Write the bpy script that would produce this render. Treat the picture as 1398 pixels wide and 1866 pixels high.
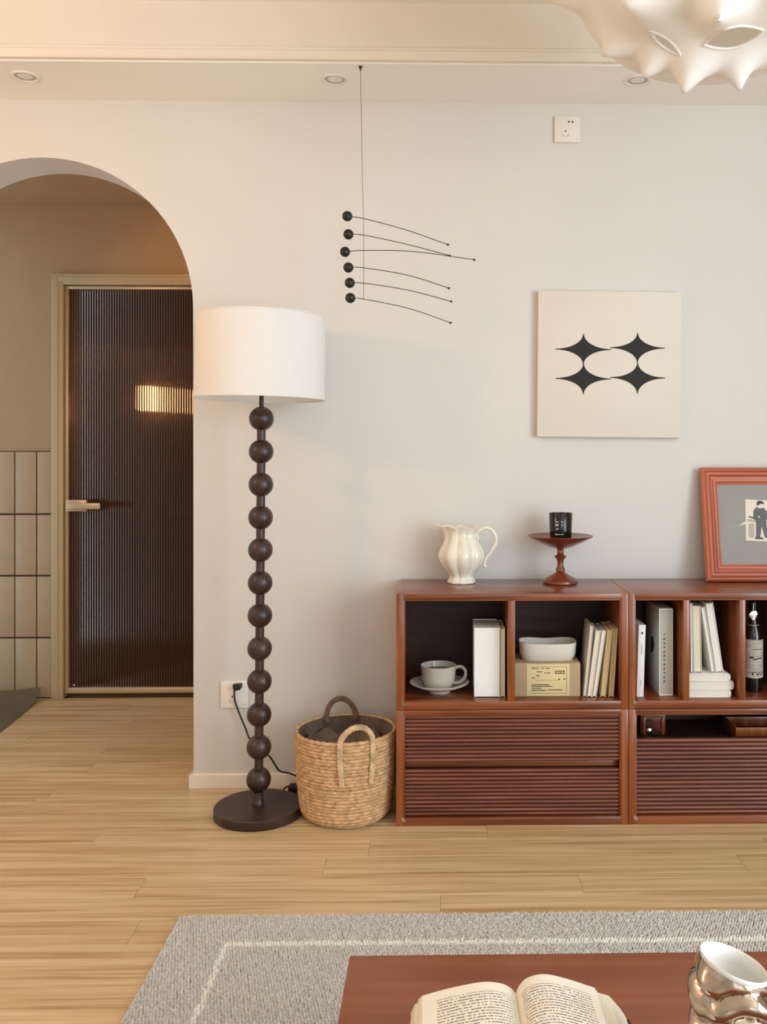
import bpy, bmesh, math, random
from mathutils import Vector, Matrix
random.seed(7)
for o in list(bpy.data.objects): bpy.data.objects.remove(o)
SC = bpy.context.scene; COL = SC.collection
R = math.radians

# ------------------------------------------------------------------ camera
F, HC, PX, PY, YAW = 1650.0, 1.20, 832.0, 825.0, 0.0192
cam = bpy.data.cameras.new('camera'); co = bpy.data.objects.new('camera', cam); COL.objects.link(co)
co.location = (0, 0, HC); co.rotation_euler = (R(90), 0, -YAW)
cam.sensor_fit = 'VERTICAL'; cam.sensor_height = 36; cam.sensor_width = 27
cam.lens = F / 1866 * 36
cam.shift_x = -(PX - 699) / 1866; cam.shift_y = -(933 - PY) / 1866
cam.clip_start = .05; SC.camera = co
cs, sn = math.cos(YAW), math.sin(YAW)
def at(px, py, Y):
    a = (px - PX) / F
    X = Y * (a * cs + sn) / (cs - a * sn); d = X * sn + Y * cs
    return Vector((X, Y, HC - (py - PY) / F * d))
def atz(px, py, z):
    d = F * (HC - z) / (py - PY); xc = (px - PX) / F * d
    return Vector((xc * cs + d * sn, -xc * sn + d * cs, z))

# ------------------------------------------------------------------ light
SC.view_settings.view_transform = 'Standard'; SC.view_settings.look = 'None'
SC.view_settings.exposure = 0.13; SC.view_settings.gamma = 1.0
SC.view_settings.use_curve_mapping = False
w = bpy.data.worlds.new('sky'); SC.world = w; w.use_nodes = True
w.node_tree.nodes['Background'].inputs[0].default_value = (.80, .90, 1, 1)
w.node_tree.nodes['Background'].inputs[1].default_value = 1.0
def area(name, loc, rot, sx, sy, power, col):
    l = bpy.data.lights.new(name, 'AREA'); l.shape = 'RECTANGLE'; l.size = sx; l.size_y = sy
    l.energy = power; l.color = col
    o = bpy.data.objects.new(name, l); COL.objects.link(o); o.location = loc; o.rotation_euler = rot
    return o
# daylight of the assumed balcony window at right, and of the added second window behind the camera
area('assumed_window_daylight', (2.72, -.35, 1.30), (0, R(90), 0), 2.1, 2.9, 122, (.79, .905, 1.0))
area('added_rear_window_daylight', (.9, -2.62, 1.5), (R(90), 0, 0), 2.4, 1.8, 16, (.82, .92, 1.0))

# ------------------------------------------------------------------ materials
def lin(h):
    h = h.lstrip('#'); c = [int(h[i:i+2], 16) / 255 for i in (0, 2, 4)]
    return tuple((x / 12.92 if x <= .04045 else ((x + .055) / 1.055) ** 2.4) for x in c) + (1,)
def mk(name):
    m = bpy.data.materials.new(name); m.use_nodes = True
    return m, m.node_tree.nodes, m.node_tree.links, m.node_tree.nodes['Principled BSDF']
def noise_bump(N, L, b, scale, strength, dist=.002, mapping=None, detail=4):
    tc = N.new('ShaderNodeTexCoord'); n = N.new('ShaderNodeTexNoise'); n.inputs['Scale'].default_value = scale
    n.inputs['Detail'].default_value = detail
    if mapping:
        mp = N.new('ShaderNodeMapping'); mp.inputs['Scale'].default_value = mapping
        L.new(tc.outputs['Object'], mp.inputs[0]); L.new(mp.outputs[0], n.inputs['Vector'])
    else: L.new(tc.outputs['Object'], n.inputs['Vector'])
    bp = N.new('ShaderNodeBump'); bp.inputs['Strength'].default_value = strength; bp.inputs['Distance'].default_value = dist
    L.new(n.outputs['Fac'], bp.inputs['Height']); L.new(bp.outputs[0], b.inputs['Normal'])
    return n
def plain(name, col, rough=.5, metal=0, var=.06, scale=9, bump=0, bscale=60, coat=0, spec=.5, mapping=None):
    m, N, L, b = mk(name); c = lin(col)
    tc = N.new('ShaderNodeTexCoord'); n = N.new('ShaderNodeTexNoise'); n.inputs['Scale'].default_value = scale
    n.inputs['Detail'].default_value = 3
    if mapping:
        mp = N.new('ShaderNodeMapping'); mp.inputs['Scale'].default_value = mapping
        L.new(tc.outputs['Object'], mp.inputs[0]); L.new(mp.outputs[0], n.inputs['Vector'])
    else: L.new(tc.outputs['Object'], n.inputs['Vector'])
    r = N.new('ShaderNodeValToRGB'); L.new(n.outputs['Fac'], r.inputs[0])
    r.color_ramp.elements[0].position = .3; r.color_ramp.elements[1].position = .7
    r.color_ramp.elements[0].color = tuple(x * (1 - var) for x in c[:3]) + (1,)
    r.color_ramp.elements[1].color = tuple(min(1, x * (1 + var)) for x in c[:3]) + (1,)
    L.new(r.outputs[0], b.inputs['Base Color'])
    b.inputs['Roughness'].default_value = rough; b.inputs['Metallic'].default_value = metal
    b.inputs['Coat Weight'].default_value = coat; b.inputs['Specular IOR Level'].default_value = spec
    if bump: noise_bump(N, L, b, bscale, bump)
    return m
def wood(name, dark, mid, light, axis=0, scale=7, stretch=14, rough=.35, coat=0, rnd=.18, bump=.05):
    m, N, L, b = mk(name)
    tc = N.new('ShaderNodeTexCoord'); oi = N.new('ShaderNodeObjectInfo')
    add = N.new('ShaderNodeVectorMath'); add.operation = 'MULTIPLY_ADD'
    cmb = N.new('ShaderNodeCombineXYZ')
    for i in range(3): L.new(oi.outputs['Random'], cmb.inputs[i])
    L.new(cmb.outputs[0], add.inputs[0]); add.inputs[1].default_value = (37, 53, 71); L.new(tc.outputs['Object'], add.inputs[2])
    mp = N.new('ShaderNodeMapping'); s = [stretch] * 3; s[axis] = 1; mp.inputs['Scale'].default_value = s
    L.new(add.outputs[0], mp.inputs[0])
    n = N.new('ShaderNodeTexNoise'); n.inputs['Scale'].default_value = scale / 4; n.inputs['Detail'].default_value = 6
    n.inputs['Distortion'].default_value = .6; L.new(mp.outputs[0], n.inputs['Vector'])
    r = N.new('ShaderNodeValToRGB'); L.new(n.outputs['Fac'], r.inputs[0])
    e = r.color_ramp.elements; e[0].position = .28; e[0].color = lin(dark); e[1].position = .74; e[1].color = lin(light)
    k = e.new(.5); k.color = lin(mid)
    hs = N.new('ShaderNodeHueSaturation'); mr = N.new('ShaderNodeMapRange')
    mr.inputs[3].default_value = 1 - rnd; mr.inputs[4].default_value = 1 + rnd
    L.new(oi.outputs['Random'], mr.inputs[0]); L.new(mr.outputs[0], hs.inputs['Value'])
    L.new(r.outputs[0], hs.inputs['Color']); L.new(hs.outputs[0], b.inputs['Base Color'])
    b.inputs['Roughness'].default_value = rough; b.inputs['Coat Weight'].default_value = coat
    b.inputs['Coat Roughness'].default_value = .15
    bp = N.new('ShaderNodeBump'); bp.inputs['Strength'].default_value = bump; bp.inputs['Distance'].default_value = .002
    L.new(n.outputs['Fac'], bp.inputs['Height']); L.new(bp.outputs[0], b.inputs['Normal'])
    return m
def fabric(name, col, trans=.45, tcol=None):
    m, N, L, b = mk(name); b.inputs['Base Color'].default_value = lin(col); b.inputs['Roughness'].default_value = .8
    noise_bump(N, L, b, 700, .08, .001)
    t = N.new('ShaderNodeBsdfTranslucent'); t.inputs[0].default_value = lin(tcol or col)
    x = N.new('ShaderNodeMixShader'); x.inputs[0].default_value = trans
    L.new(b.outputs[0], x.inputs[1]); L.new(t.outputs[0], x.inputs[2]); L.new(x.outputs[0], N['Material Output'].inputs[0])
    return m
def emit(name, col, s):
    m, N, L, b = mk(name); b.inputs['Emission Color'].default_value = lin(col); b.inputs['Emission Strength'].default_value = s
    b.inputs['Base Color'].default_value = lin(col); return m

M = {}
M['wall'] = plain('wall_paint', '#DEDAD4', .75, var=.012, scale=3, bump=.03, bscale=180)
M['ceil'] = plain('ceiling_paint', '#F8F4EC', .8, var=.01, scale=3)
M['trim'] = plain('trim_paint', '#E8DED0', .45, var=.01)
M['hallwall_dimmed'] = plain('hall_paint_dimmed', '#BF9F7A', .8, var=.02)  # dim hall light put into the paint as a darker tan
M['tile'] = plain('hall_tile_dimmed', '#C2A685', .35, var=.03, scale=14)  # tile tone darkened too, to carry the dimness of the hall
M['grout'] = plain('grout', '#4A3626', .9)
M['floor_base'] = plain('floor_gap', '#8a6840', .9)
M['oak'] = wood('oak_plank', '#B08D5E', '#D0B286', '#E2C9A0', 0, 7, 30, .40, 0, .03, .04)
M['mahog'] = wood('mahogany', '#5C2A13', '#7E4020', '#9A5A34', 0, 8, 18, .28, .35, .05, .03)
M['mahog_v'] = wood('mahogany_upright', '#6B3212', '#8E4C24', '#AA6A3C', 2, 8, 18, .3, .3, .05, .03)
M['mahog_slat'] = wood('mahogany_slat', '#53241A', '#743A28', '#8F533C', 0, 8, 25, .3, .3, .10, .03)
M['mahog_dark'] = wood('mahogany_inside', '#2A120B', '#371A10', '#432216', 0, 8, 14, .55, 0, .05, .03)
M['table'] = wood('cherry_table', '#7C3F1E', '#8B4B26', '#98562F', 0, 8, 16, .4, .12, .02, .02)
M['lampwood'] = wood('dark_walnut', '#2A1914', '#38231D', '#4A322A', 2, 9, 6, .42, .12, .08, .05)
M['lampbase'] = wood('dark_walnut_base', '#2A1914', '#36221C', '#46302A', 0, 9, 10, .45, .1, .04, .05)
M['stand'] = wood('turned_wood', '#5A2414', '#77351F', '#92492D', 2, 9, 5, .3, .3, .05, .02)
M['framewood'] = wood('red_frame_wood', '#9C4A2C', '#B65F3F', '#C77856', 0, 8, 12, .38, .2, .05, .03)
M['framewood_v'] = wood('red_frame_wood_upright', '#9C4A2C', '#B65F3F', '#C77856', 2, 8, 12, .38, .2, .05, .03)
M['shade'] = fabric('linen_shade', '#FCFBF9', .30, '#FBF4EA')
M['pendant'] = fabric('stretch_fabric', '#FAF7F3', .30, '#F5E8D8')
M['black'] = plain('black_matte', '#17130F', .45, var=.1)
M['blackgloss'] = plain('black_gloss', '#100D0B', .18, var=.1)
M['wire'] = plain('bronze_wire', '#3A2E24', .4, .6)
M['cord'] = plain('mobile_cord', '#6E5E4C', .7)
M['plastic'] = plain('white_plastic', '#EDE7DF', .35, var=.01)
M['hole'] = plain('socket_hole', '#1A1512', .7)
M['canvas'] = plain('canvas_cloth', '#E4DCD0', .85, var=.02, scale=5, bump=.10, bscale=600)
M['ink'] = plain('black_paint', '#1D1A19', .7)
M['ceramic'] = plain('cream_ceramic', '#EEE7D6', .14, var=.02, coat=.5)
M['greyceramic'] = plain('grey_ceramic', '#B9B3A6', .3, var=.03, coat=.2)
M['whiteceramic'] = plain('white_ceramic', '#DCD8D0', .22, var=.02, coat=.3)
M['tea'] = plain('dark_tea', '#2B1A10', .08)
M['chrome'] = plain('chrome', '#D9D6D0', .18, 1, var=.04)
M['silver'] = plain('silver_bronze', '#B7A695', .14, 1, var=.22, scale=30, bump=.15, bscale=40)
M['champagne'] = plain('champagne_metal', '#D3BE9C', .32, .45, var=.03)
M['casing'] = plain('door_casing', '#CDB68F', .5, var=.03, scale=5, mapping=(8, 8, 1))
M['page'] = plain('page_edges', '#E4D9C3', .8, var=.08, scale=60, mapping=(12, 1, .3))
M['pagewhite'] = plain('white_page_edges', '#E9E4DA', .8, var=.06, scale=60, mapping=(12, 1, .3))
M['pagetan'] = plain('tan_page_edges', '#CBB189', .85, var=.12, scale=60, mapping=(12, 1, .3))
M['pagestack'] = plain('stacked_page_edges', '#E6DFD2', .8, var=.08, scale=60, mapping=(.3, 1, 14))
M['white'] = plain('white_paper', '#F0EEEA', .55, var=.01)
M['greypaper'] = plain('grey_board', '#BDB5AA', .6, var=.03)
M['card'] = plain('cardboard', '#B39A78', .8, var=.06, scale=12)
M['cardlight'] = plain('label_paper', '#DCC796', .75, var=.04)
M['felt'] = plain('cream_felt', '#D9D2C6', .9, var=.05, bump=.2, bscale=400)
M['darkcloth'] = plain('dark_brown_cloth', '#6E5B4F', .9, var=.3, scale=14, bump=.5, bscale=260)
M['jute'] = plain('jute_rope', '#CDA577', .85, var=.3, scale=55, bump=.5, bscale=500)
M['jute2'] = plain('pale_jute_rope', '#D2B38D', .85, var=.3, scale=38, bump=.5, bscale=500)
M['jute_dark'] = plain('dark_jute_rope', '#7A5F47', .85, var=.3, scale=50, bump=.5, bscale=500)
M['rug'] = plain('rug_yarn', '#CFC6BC', .95, var=.22, scale=130, bump=.6, bscale=700)
M['rugline'] = plain('rug_pale_yarn', '#EFE8DA', .95, var=.10, scale=130, bump=.6, bscale=700)
M['rugbase'] = plain('rug_backing', '#7A6F65', 1, var=.1)
M['mat'] = plain('olive_mat', '#6B5C43', .8, var=.08, scale=20, bump=.3, bscale=400)
M['greymat'] = plain('grey_mount', '#9C9A96', .9, var=.02)
M['print_light'] = plain('photo_light', '#E6DCCB', .5, var=.04)
M['print_mid'] = plain('photo_mid', '#B7AD9E', .5, var=.06)
M['print_dark'] = plain('photo_dark', '#5B5B5F', .5, var=.15, scale=60)
M['print_black'] = plain('photo_black', '#39332F', .5, var=.1)
M['darkglass'] = plain('dark_bottle_glass', '#0E0F0E', .08, var=.1, coat=.5)
M['labelgrey'] = plain('bottle_label', '#B9B1A4', .7, var=.28, scale=22, mapping=(1, 1, 5))
M['bath'] = plain('bathroom_tiles', '#8A6E58', .6, var=.05)
M['lens'] = plain('frosted_lens', '#E9E6E0', .3, var=.01)
M['reflection_glow'] = emit('door_reflection_emit', '#FFF6E0', 60)  # emission standing in for a bright reflection on the door glass
M['warmbulb'] = emit('warm_bulb', '#FFC98A', 12)  # glow of the assumed sconce and the added hall fill lamp
m, N, L, b = mk('reeded_glass'); M['reed'] = m
b.inputs['Base Color'].default_value = lin('#5E4432'); b.inputs['Roughness'].default_value = .09; b.inputs['Specular IOR Level'].default_value = .22; b.inputs['Specular Tint'].default_value = lin('#9A7452')
b.inputs['Transmission Weight'].default_value = .62; b.inputs['IOR'].default_value = 1.45
m, N, L, b = mk('book_text_page'); M['text'] = m            # flat print: lines of small type on cream paper
uv = N.new('ShaderNodeUVMap'); sp = N.new('ShaderNodeSeparateXYZ'); L.new(uv.outputs[0], sp.inputs[0])
def mth(op, a, bb=None):
    n = N.new('ShaderNodeMath'); n.operation = op
    for i, v in enumerate((a, bb)):
        if v is None: continue
        if isinstance(v, (int, float)): n.inputs[i].default_value = v
        else: L.new(v, n.inputs[i])
    return n.outputs[0]
ln = mth('FRACT', mth('MULTIPLY', sp.outputs[1], 34)); row = mth('FLOOR', mth('MULTIPLY', sp.outputs[1], 34))
inl = mth('MULTIPLY', mth('GREATER_THAN', ln, .34), mth('LESS_THAN', ln, .74))
nt = N.new('ShaderNodeTexNoise'); nt.noise_dimensions = '2D'; nt.inputs['Scale'].default_value = 1; nt.inputs['Detail'].default_value = 3
cb = N.new('ShaderNodeCombineXYZ'); L.new(mth('MULTIPLY', sp.outputs[0], 70), cb.inputs[0]); L.new(mth('MULTIPLY', row, 7.3), cb.inputs[1])
L.new(cb.outputs[0], nt.inputs['Vector']); wrd = mth('GREATER_THAN', nt.outputs['Fac'], .45)
mg = mth('MULTIPLY', mth('GREATER_THAN', sp.outputs[0], .16), mth('LESS_THAN', sp.outputs[0], .88))
mv = mth('MULTIPLY', mth('GREATER_THAN', sp.outputs[1], .06), mth('LESS_THAN', sp.outputs[1], .9))
fac = mth('MULTIPLY', mth('MULTIPLY', inl, wrd), mth('MULTIPLY', mg, mv))
mx = N.new('ShaderNodeMix'); mx.data_type = 'RGBA'; L.new(mth('MULTIPLY', fac, .8), mx.inputs[0])
mx.inputs[6].default_value = lin('#F2E8D8'); mx.inputs[7].default_value = lin('#4E463E')
L.new(mx.outputs[2], b.inputs['Base Color']); b.inputs['Roughness'].default_value = .75

# ------------------------------------------------------------------ mesh helpers
WL = {}
def wloc(p):
    v = Vector((0, 0, 0))
    while p is not None: v += p.location; p = p.parent
    return v
def tag(o, label=None, cat=None, group=None, kind=None):
    if label: o['label'] = label
    if cat: o['category'] = cat
    if group: o['group'] = group
    if kind: o['kind'] = kind
    return o
def empty(name, loc, label=None, cat=None, rot=(0, 0, 0), group=None, kind=None):
    o = bpy.data.objects.new(name, None); COL.objects.link(o); o.location = loc; o.rotation_euler = rot
    o.empty_display_size = .05
    return tag(o, label, cat, group, kind)
def link(name, me, mat, parent=None, local=False, smooth=35):
    if mat is not None: me.materials.append(mat)
    if smooth:
        for p in me.polygons: p.use_smooth = True
        me.set_sharp_from_angle(angle=R(smooth))
    o = bpy.data.objects.new(name, me); COL.objects.link(o)
    if parent is not None:
        o.parent = parent
        if not local:
            off = wloc(parent); me.transform(Matrix.Translation(-off))
    return o
def pyd(name, v, f, mat, parent=None, local=False, smooth=35, fix=True):
    me = bpy.data.meshes.new(name); me.from_pydata([tuple(x) for x in v], [], f)
    if fix:
        bm = bmesh.new(); bm.from_mesh(me); bmesh.ops.recalc_face_normals(bm, faces=bm.faces); bm.to_mesh(me); bm.free()
    me.update()
    return link(name, me, mat, parent, local, smooth)
def bmo(name, bm, mat, parent=None, local=False, smooth=35):
    me = bpy.data.meshes.new(name); bmesh.ops.recalc_face_normals(bm, faces=bm.faces); bm.to_mesh(me); bm.free()
    return link(name, me, mat, parent, local, smooth)
def box_bm(x0, x1, y0, y1, z0, z1, bev=0, seg=2):
    bm = bmesh.new(); bmesh.ops.create_cube(bm, size=1)
    for v in bm.verts:
        v.co = Vector(((x0 + x1) / 2 + v.co.x * (x1 - x0), (y0 + y1) / 2 + v.co.y * (y1 - y0), (z0 + z1) / 2 + v.co.z * (z1 - z0)))
    if bev: bmesh.ops.bevel(bm, geom=list(bm.edges), offset=bev, segments=seg, profile=.5, affect='EDGES')
    return bm
def box(name, x0, x1, y0, y1, z0, z1, mat, parent=None, bev=0, local=False, seg=2):
    return bmo(name, box_bm(x0, x1, y0, y1, z0, z1, bev, seg), mat, parent, local)
def lathe(name, prof, mat, parent=None, n=48, local=True, c=(0, 0, 0), mod=None, smooth=50):
    v, f = [], []; k = len(prof)
    for i in range(n):
        a = 2 * math.pi * i / n
        for j, (r, z) in enumerate(prof):
            rr, zz, dx = (r, z, 0) if mod is None else mod(r, z, a, j / (k - 1))
            v.append((c[0] + rr * math.cos(a) + dx, c[1] + rr * math.sin(a), c[2] + zz))
    for i in range(n):
        for j in range(k - 1):
            a, b2 = i * k + j, ((i + 1) % n) * k + j
            f.append((a, b2, b2 + 1, a + 1))
    me = bpy.data.meshes.new(name); me.from_pydata(v, [], f)
    bm = bmesh.new(); bm.from_mesh(me); bmesh.ops.remove_doubles(bm, verts=bm.verts, dist=1e-6)
    bmesh.ops.recalc_face_normals(bm, faces=bm.faces); bm.to_mesh(me); bm.free()
    return link(name, me, mat, parent, local, smooth)
def smoothpath(pts, sub=8):
    pts = [Vector(p) for p in pts]; out = []
    for i in range(len(pts) - 1):
        p0 = pts[max(i - 1, 0)]; p1 = pts[i]; p2 = pts[i + 1]; p3 = pts[min(i + 2, len(pts) - 1)]
        for s in range(sub):
            t = s / sub
            out.append(.5 * ((2 * p1) + (p2 - p0) * t + (2 * p0 - 5 * p1 + 4 * p2 - p3) * t * t + (3 * p1 - p0 - 3 * p2 + p3) * t ** 3))
    out.append(pts[-1]); return out
def tube_data(path, rad, n=8, base=0):
    v, f = [], []; up = None
    k = len(path)
    for i, p in enumerate(path):
        t = (path[min(i + 1, k - 1)] - path[max(i - 1, 0)]).normalized()
        if up is None:
            up = Vector((0, 0, 1)) if abs(t.z) < .9 else Vector((1, 0, 0))
        s = t.cross(up).normalized(); up = s.cross(t).normalized()
        r = rad(i / (k - 1)) if callable(rad) else rad
        for q in range(n):
            a = 2 * math.pi * q / n; v.append(p + s * (math.cos(a) * r) + up * (math.sin(a) * r))
    for i in range(k - 1):
        for q in range(n):
            a, b2 = base + i * n + q, base + i * n + (q + 1) % n; f.append((a, b2, b2 + n, a + n))
    f.append(tuple(base + q for q in range(n))[::-1]); f.append(tuple(base + (k - 1) * n + q for q in range(n)))
    return v, f
def tube(name, path, rad, mat, parent=None, n=8, local=False):
    v, f = tube_data([Vector(p) for p in path], rad, n); return pyd(name, v, f, mat, parent, local, 60)
def braid(name, path, off, rad, turns, mat, parent=None, local=False):
    path = [Vector(p) for p in path]; V, FF = [], []
    for ph in range(3):
        up = None; pp = []; k = len(path)
        for i, p in enumerate(path):
            t = (path[min(i + 1, k - 1)] - path[max(i - 1, 0)]).normalized()
            if up is None: up = Vector((0, -1, 0)) if abs(t.y) < .9 else Vector((1, 0, 0))
            s = t.cross(up).normalized(); up = s.cross(t).normalized()
            a = 2 * math.pi * (turns * i / (k - 1)) + ph * 2 * math.pi / 3
            pp.append(p + s * (math.cos(a) * off * 1.35) + up * (math.sin(2 * a) * off * .6))
        v, f = tube_data(pp, rad, 7, len(V)); V += v; FF += f
    return pyd(name, V, FF, mat, parent, local, 60)
def ball(name, c, r, mat, parent=None, local=False, seg=24):
    bm = bmesh.new(); bmesh.ops.create_uvsphere(bm, u_segments=seg, v_segments=seg // 2, radius=r, matrix=Matrix.Translation(c))
    return bmo(name, bm, mat, parent, local, 80)
def cyl(name, c0, c1, r, mat, parent=None, n=20, local=False):
    return tube(name, [Vector(c0), Vector(c1)], r, mat, parent, n, local)
def prism(name, poly, axis, a0, a1, mat, parent=None, bev=0, local=False, smooth=35):
    # poly: list of 2-D points; axis 'y' -> (x,z) extruded in y; 'x' -> (y,z) extruded in x; 'z' -> (x,y) extruded in z
    def P3(p, t):
        return {'y': (p[0], t, p[1]), 'x': (t, p[0], p[1]), 'z': (p[0], p[1], t)}[axis]
    bm = bmesh.new()
    va = [bm.verts.new(P3(p, a0)) for p in poly]; vb = [bm.verts.new(P3(p, a1)) for p in poly]
    n = len(poly); bm.faces.new(va); bm.faces.new(vb[::-1])
    for i in range(n): bm.faces.new((va[i], vb[i], vb[(i + 1) % n], va[(i + 1) % n]))
    if bev: bmesh.ops.bevel(bm, geom=list(bm.edges), offset=bev, segments=2, profile=.5, affect='EDGES')
    bm.normal_update()
    bmesh.ops.triangulate(bm, faces=[f for f in bm.faces if len(f.verts) > 4])
    return bmo(name, bm, mat, parent, local, smooth)

# ------------------------------------------------------------------ setting
YW = 3.265; TH = .19; XL, XR = -2.5, 2.6; YB = -2.5
YS = 2.935                                  # front edge of the dropped ceiling border
ZS = at(600, 186, YW).z                     # its underside
ZC = at(700, 6, YS).z                       # the higher ceiling
YH = 4.467; ZH = at(200, 374, YH).z         # hall: back wall and ceiling
xr = at(352, 1000, YW).x; xa = at(78, 300, YW).x; ra = xr - xa; za = at(78, 287, YW).z - ra

floor = box('floor', XL - .1, XR + .1, YB - .1, YH + 1.4, -.06, -.008, M['floor_base'])
tag(floor, 'light oak plank floor running through the living room and hall', None, None, 'structure')
pw, pl = .118, 1.22
pm = bpy.data.meshes.new('plank'); bm = box_bm(-pl / 2 + .0003, pl / 2 - .0003, -pw / 2 + .0004, pw / 2 - .0004, -.008, 0, .0008, 1); bm.to_mesh(pm); bm.free(); pm.materials.append(M['oak'])
y = YH - .002 - pw / 2; r_i = 0
while y > 1.2:
    x = XL - random.random() * pl + pl / 2
    while x < 2.2:
        if 1:
            o = bpy.data.objects.new('plank', pm); COL.objects.link(o); o.parent = floor; o.location = (x, y, 0)
        x += pl
    y -= pw
box('subfloor', XL, XR, YB, y + pw / 2, -.008, 0, M['oak'], floor)

arch = [(XL, 0), (xa - ra, 0)]
n = 40
for i in range(n + 1):
    a = math.pi - math.pi * i / n; arch.append((xa + ra * math.cos(a), za + ra * math.sin(a)))
arch += [(xr, 0), (XR, 0), (XR, ZC), (XL, ZC)]
wf = prism('wall_front', arch, 'y', YW, YW + TH, M['wall'], None, .004, True, 30)
tag(wf, 'off-white wall with a rounded archway to the hall', None, None, 'structure')
tag(box('wall_left', XL - .1, XL, YB, YW + TH, 0, ZC, M['wall']), 'off-white side wall of the living room on the left', None, None, 'structure')
# right wall, out of view, with the opening of the assumed balcony window
wr = empty('wall_right', (XR, 0, 0), 'off-white side wall with the assumed wide balcony window', None, kind='structure')
for nm, a in (('sill_wall', (-1.9, 1.2, 0, .2)), ('lintel', (-1.9, 1.2, 2.4, ZC)), ('pier', (YB, -1.9, 0, ZC)), ('pier', (1.2, YW + TH, 0, ZC))):
    box(nm, XR, XR + .1, a[0], a[1], a[2], a[3], M['wall'], wr)
wn = empty('assumed_window_1', (XR, -.35, .2), 'assumed wide white-framed balcony window, out of view in the side wall', None, kind='structure')
for a in ((-1.9, -1.85, .2, 2.4), (1.15, 1.2, .2, 2.4), (-.38, -.32, .2, 2.4)): box('window_frame', XR + .02, XR + .07, a[0], a[1], a[2], a[3], M['trim'], wn)
for a in ((.2, .25), (2.35, 2.4)): box('window_frame', XR + .02, XR + .07, -1.85, 1.15, a[0], a[1], M['trim'], wn)
wb = empty('wall_back', (0, YB, 0), 'off-white wall with an added second window, out of view on the opposite side of the room', None, kind='structure')  # second window is an added, unseen opening for frontal daylight
for a in ((XL, -.3, 0, ZC), (2.1, XR, 0, ZC), (-.3, 2.1, 0, .6), (-.3, 2.1, 2.4, ZC)): box('wall_panel', a[0], a[1], YB - .1, YB, a[2], a[3], M['wall'], wb)
tag(box('ceiling', XL, XR, YB, YW, ZC, ZC + .06, M['ceil']), 'cream ceiling above the recessed border', None, None, 'structure')
# dropped border + moulding
tag(box('ceiling_border', XL, XR, YS + .006, YW, ZS, ZC, M['ceil']), 'dropped ceiling border holding three downlights', None, None, 'structure')
z1 = at(700, 90, YS).z; z0 = at(700, 112, YS).z
ys = YS
prof = [(ys + .006, z0 - .0005), (ys - .014, z0 - .0005), (ys - .018, z0 + .006), (ys - .018, z1 - .012), (ys - .012, z1 - .008), (ys - .012, z1), (ys - .004, z1 + .004), (ys - .002, z1 + .012), (ys - .002, ZC), (ys + .006, ZC)]
tag(prism('trim_1', prof, 'x', XL, XR, M['trim'], None, 0, True, 30), 'stepped cream cornice moulding along the ceiling border', None, None, 'structure')
# baseboard: along the wall from the arch jamb, wrapped round the jamb
hb = .052; tb = .012
bp = [(YW, 0), (YW - tb, 0), (YW - tb, hb - .006), (YW - tb + .005, hb), (YW, hb)]
bb = empty('baseboard_front', (xr, YW, 0), 'cream baseboard along the wall behind the floor lamp', None, kind='structure')
prism('board', bp, 'x', xr, XR, M['trim'], bb)
prism('board', [(xr - tb, 0), (xr, 0), (xr, hb), (xr - tb + .005, hb), (xr - tb, hb - .006)], 'y', YW - tb, YW + TH, M['trim'], bb)

# hall
xd0 = at(95, 800, YH).x; zdt = at(200, 500, YH).z; xd1 = xd0 + .90
hb_ = empty('wall_hall', (-1.6, YH, 0), 'beige hall wall, colour darkened for dim light, with tiled lower half beside the glass door', None, kind='structure')
box('wall_panel', XL, xd0 + .02, YH + .012, YH + .11, 0, ZH + .1, M['hallwall_dimmed'], hb_)
box('wall_panel', xd1 - .02, .9, YH + .012, YH + .11, 0, ZH + .1, M['hallwall_dimmed'], hb_)
box('wall_panel', xd0 + .02, xd1 - .02, YH + .012, YH + .11, zdt - .02, ZH + .1, M['hallwall_dimmed'], hb_)
ztt = at(60, 822, YH).z
box('grout_bed', XL, xd0, YH + .006, YH + .012, 0, ztt, M['grout'], hb_)
rows = [at(60, p, YH).z for p in (822, 937, 1049, 1162)]; rows.append(0.0)
cols = [at(p, 1000, YH).x for p in (101, 67, 27)]; dx = cols[1] - cols[2]
while cols[-1] > XL + .2: cols.append(cols[-1] - dx)
for i in range(len(cols) - 1):
    for j in range(4):
        box('tile', cols[i + 1] + .003, cols[i] - .003, YH - .002, YH + .008, rows[j + 1] + .004, rows[j] - .004, M['tile'], hb_, .0012)
tag(box('wall_hall_end', .9, 1.0, YW + TH, YH + .1, 0, ZH + .1, M['hallwall_dimmed']), 'beige end wall of the hall, colour darkened for dim light', None, None, 'structure')
tag(box('ceiling_hall', XL, 1.0, YW + TH, YH + .1, ZH, ZH + .08, M['hallwall_dimmed']), 'low beige ceiling of the hall, colour darkened for dim light', None, None, 'structure')
# hall door
dr = empty('door_1', (xd0, YH, 0), 'brown reeded glass door in a beige frame, seen through the archway', None, kind='structure')
cw = at(117, 800, YH).x - xd0
def casing(x0, x1, z0, z1):
    box('casing', x0, x1, YH - .016, YH + .10, z0, z1, M['casing'], dr, .002)
casing(xd0, xd0 + cw, 0, zdt - .0); casing(xd1 - cw, xd1, 0, zdt); casing(xd0 + cw, xd1 - cw, zdt - cw * .9, zdt)
box('casing_bead', xd0 + cw * .28, xd0 + cw * .62, YH - .020, YH - .015, 0, zdt - cw * .3, M['casing'], dr, .0015)
box('casing_bead', xd0 + cw * .62, xd1 - cw * .62, YH - .020, YH - .015, zdt - cw * .62, zdt - cw * .28, M['casing'], dr, .0015)
lx0, lx1, lz0, lz1 = xd0 + cw + .003, xd1 - cw - .003, .022, zdt - cw * .9 - .004
fw = .015
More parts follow.
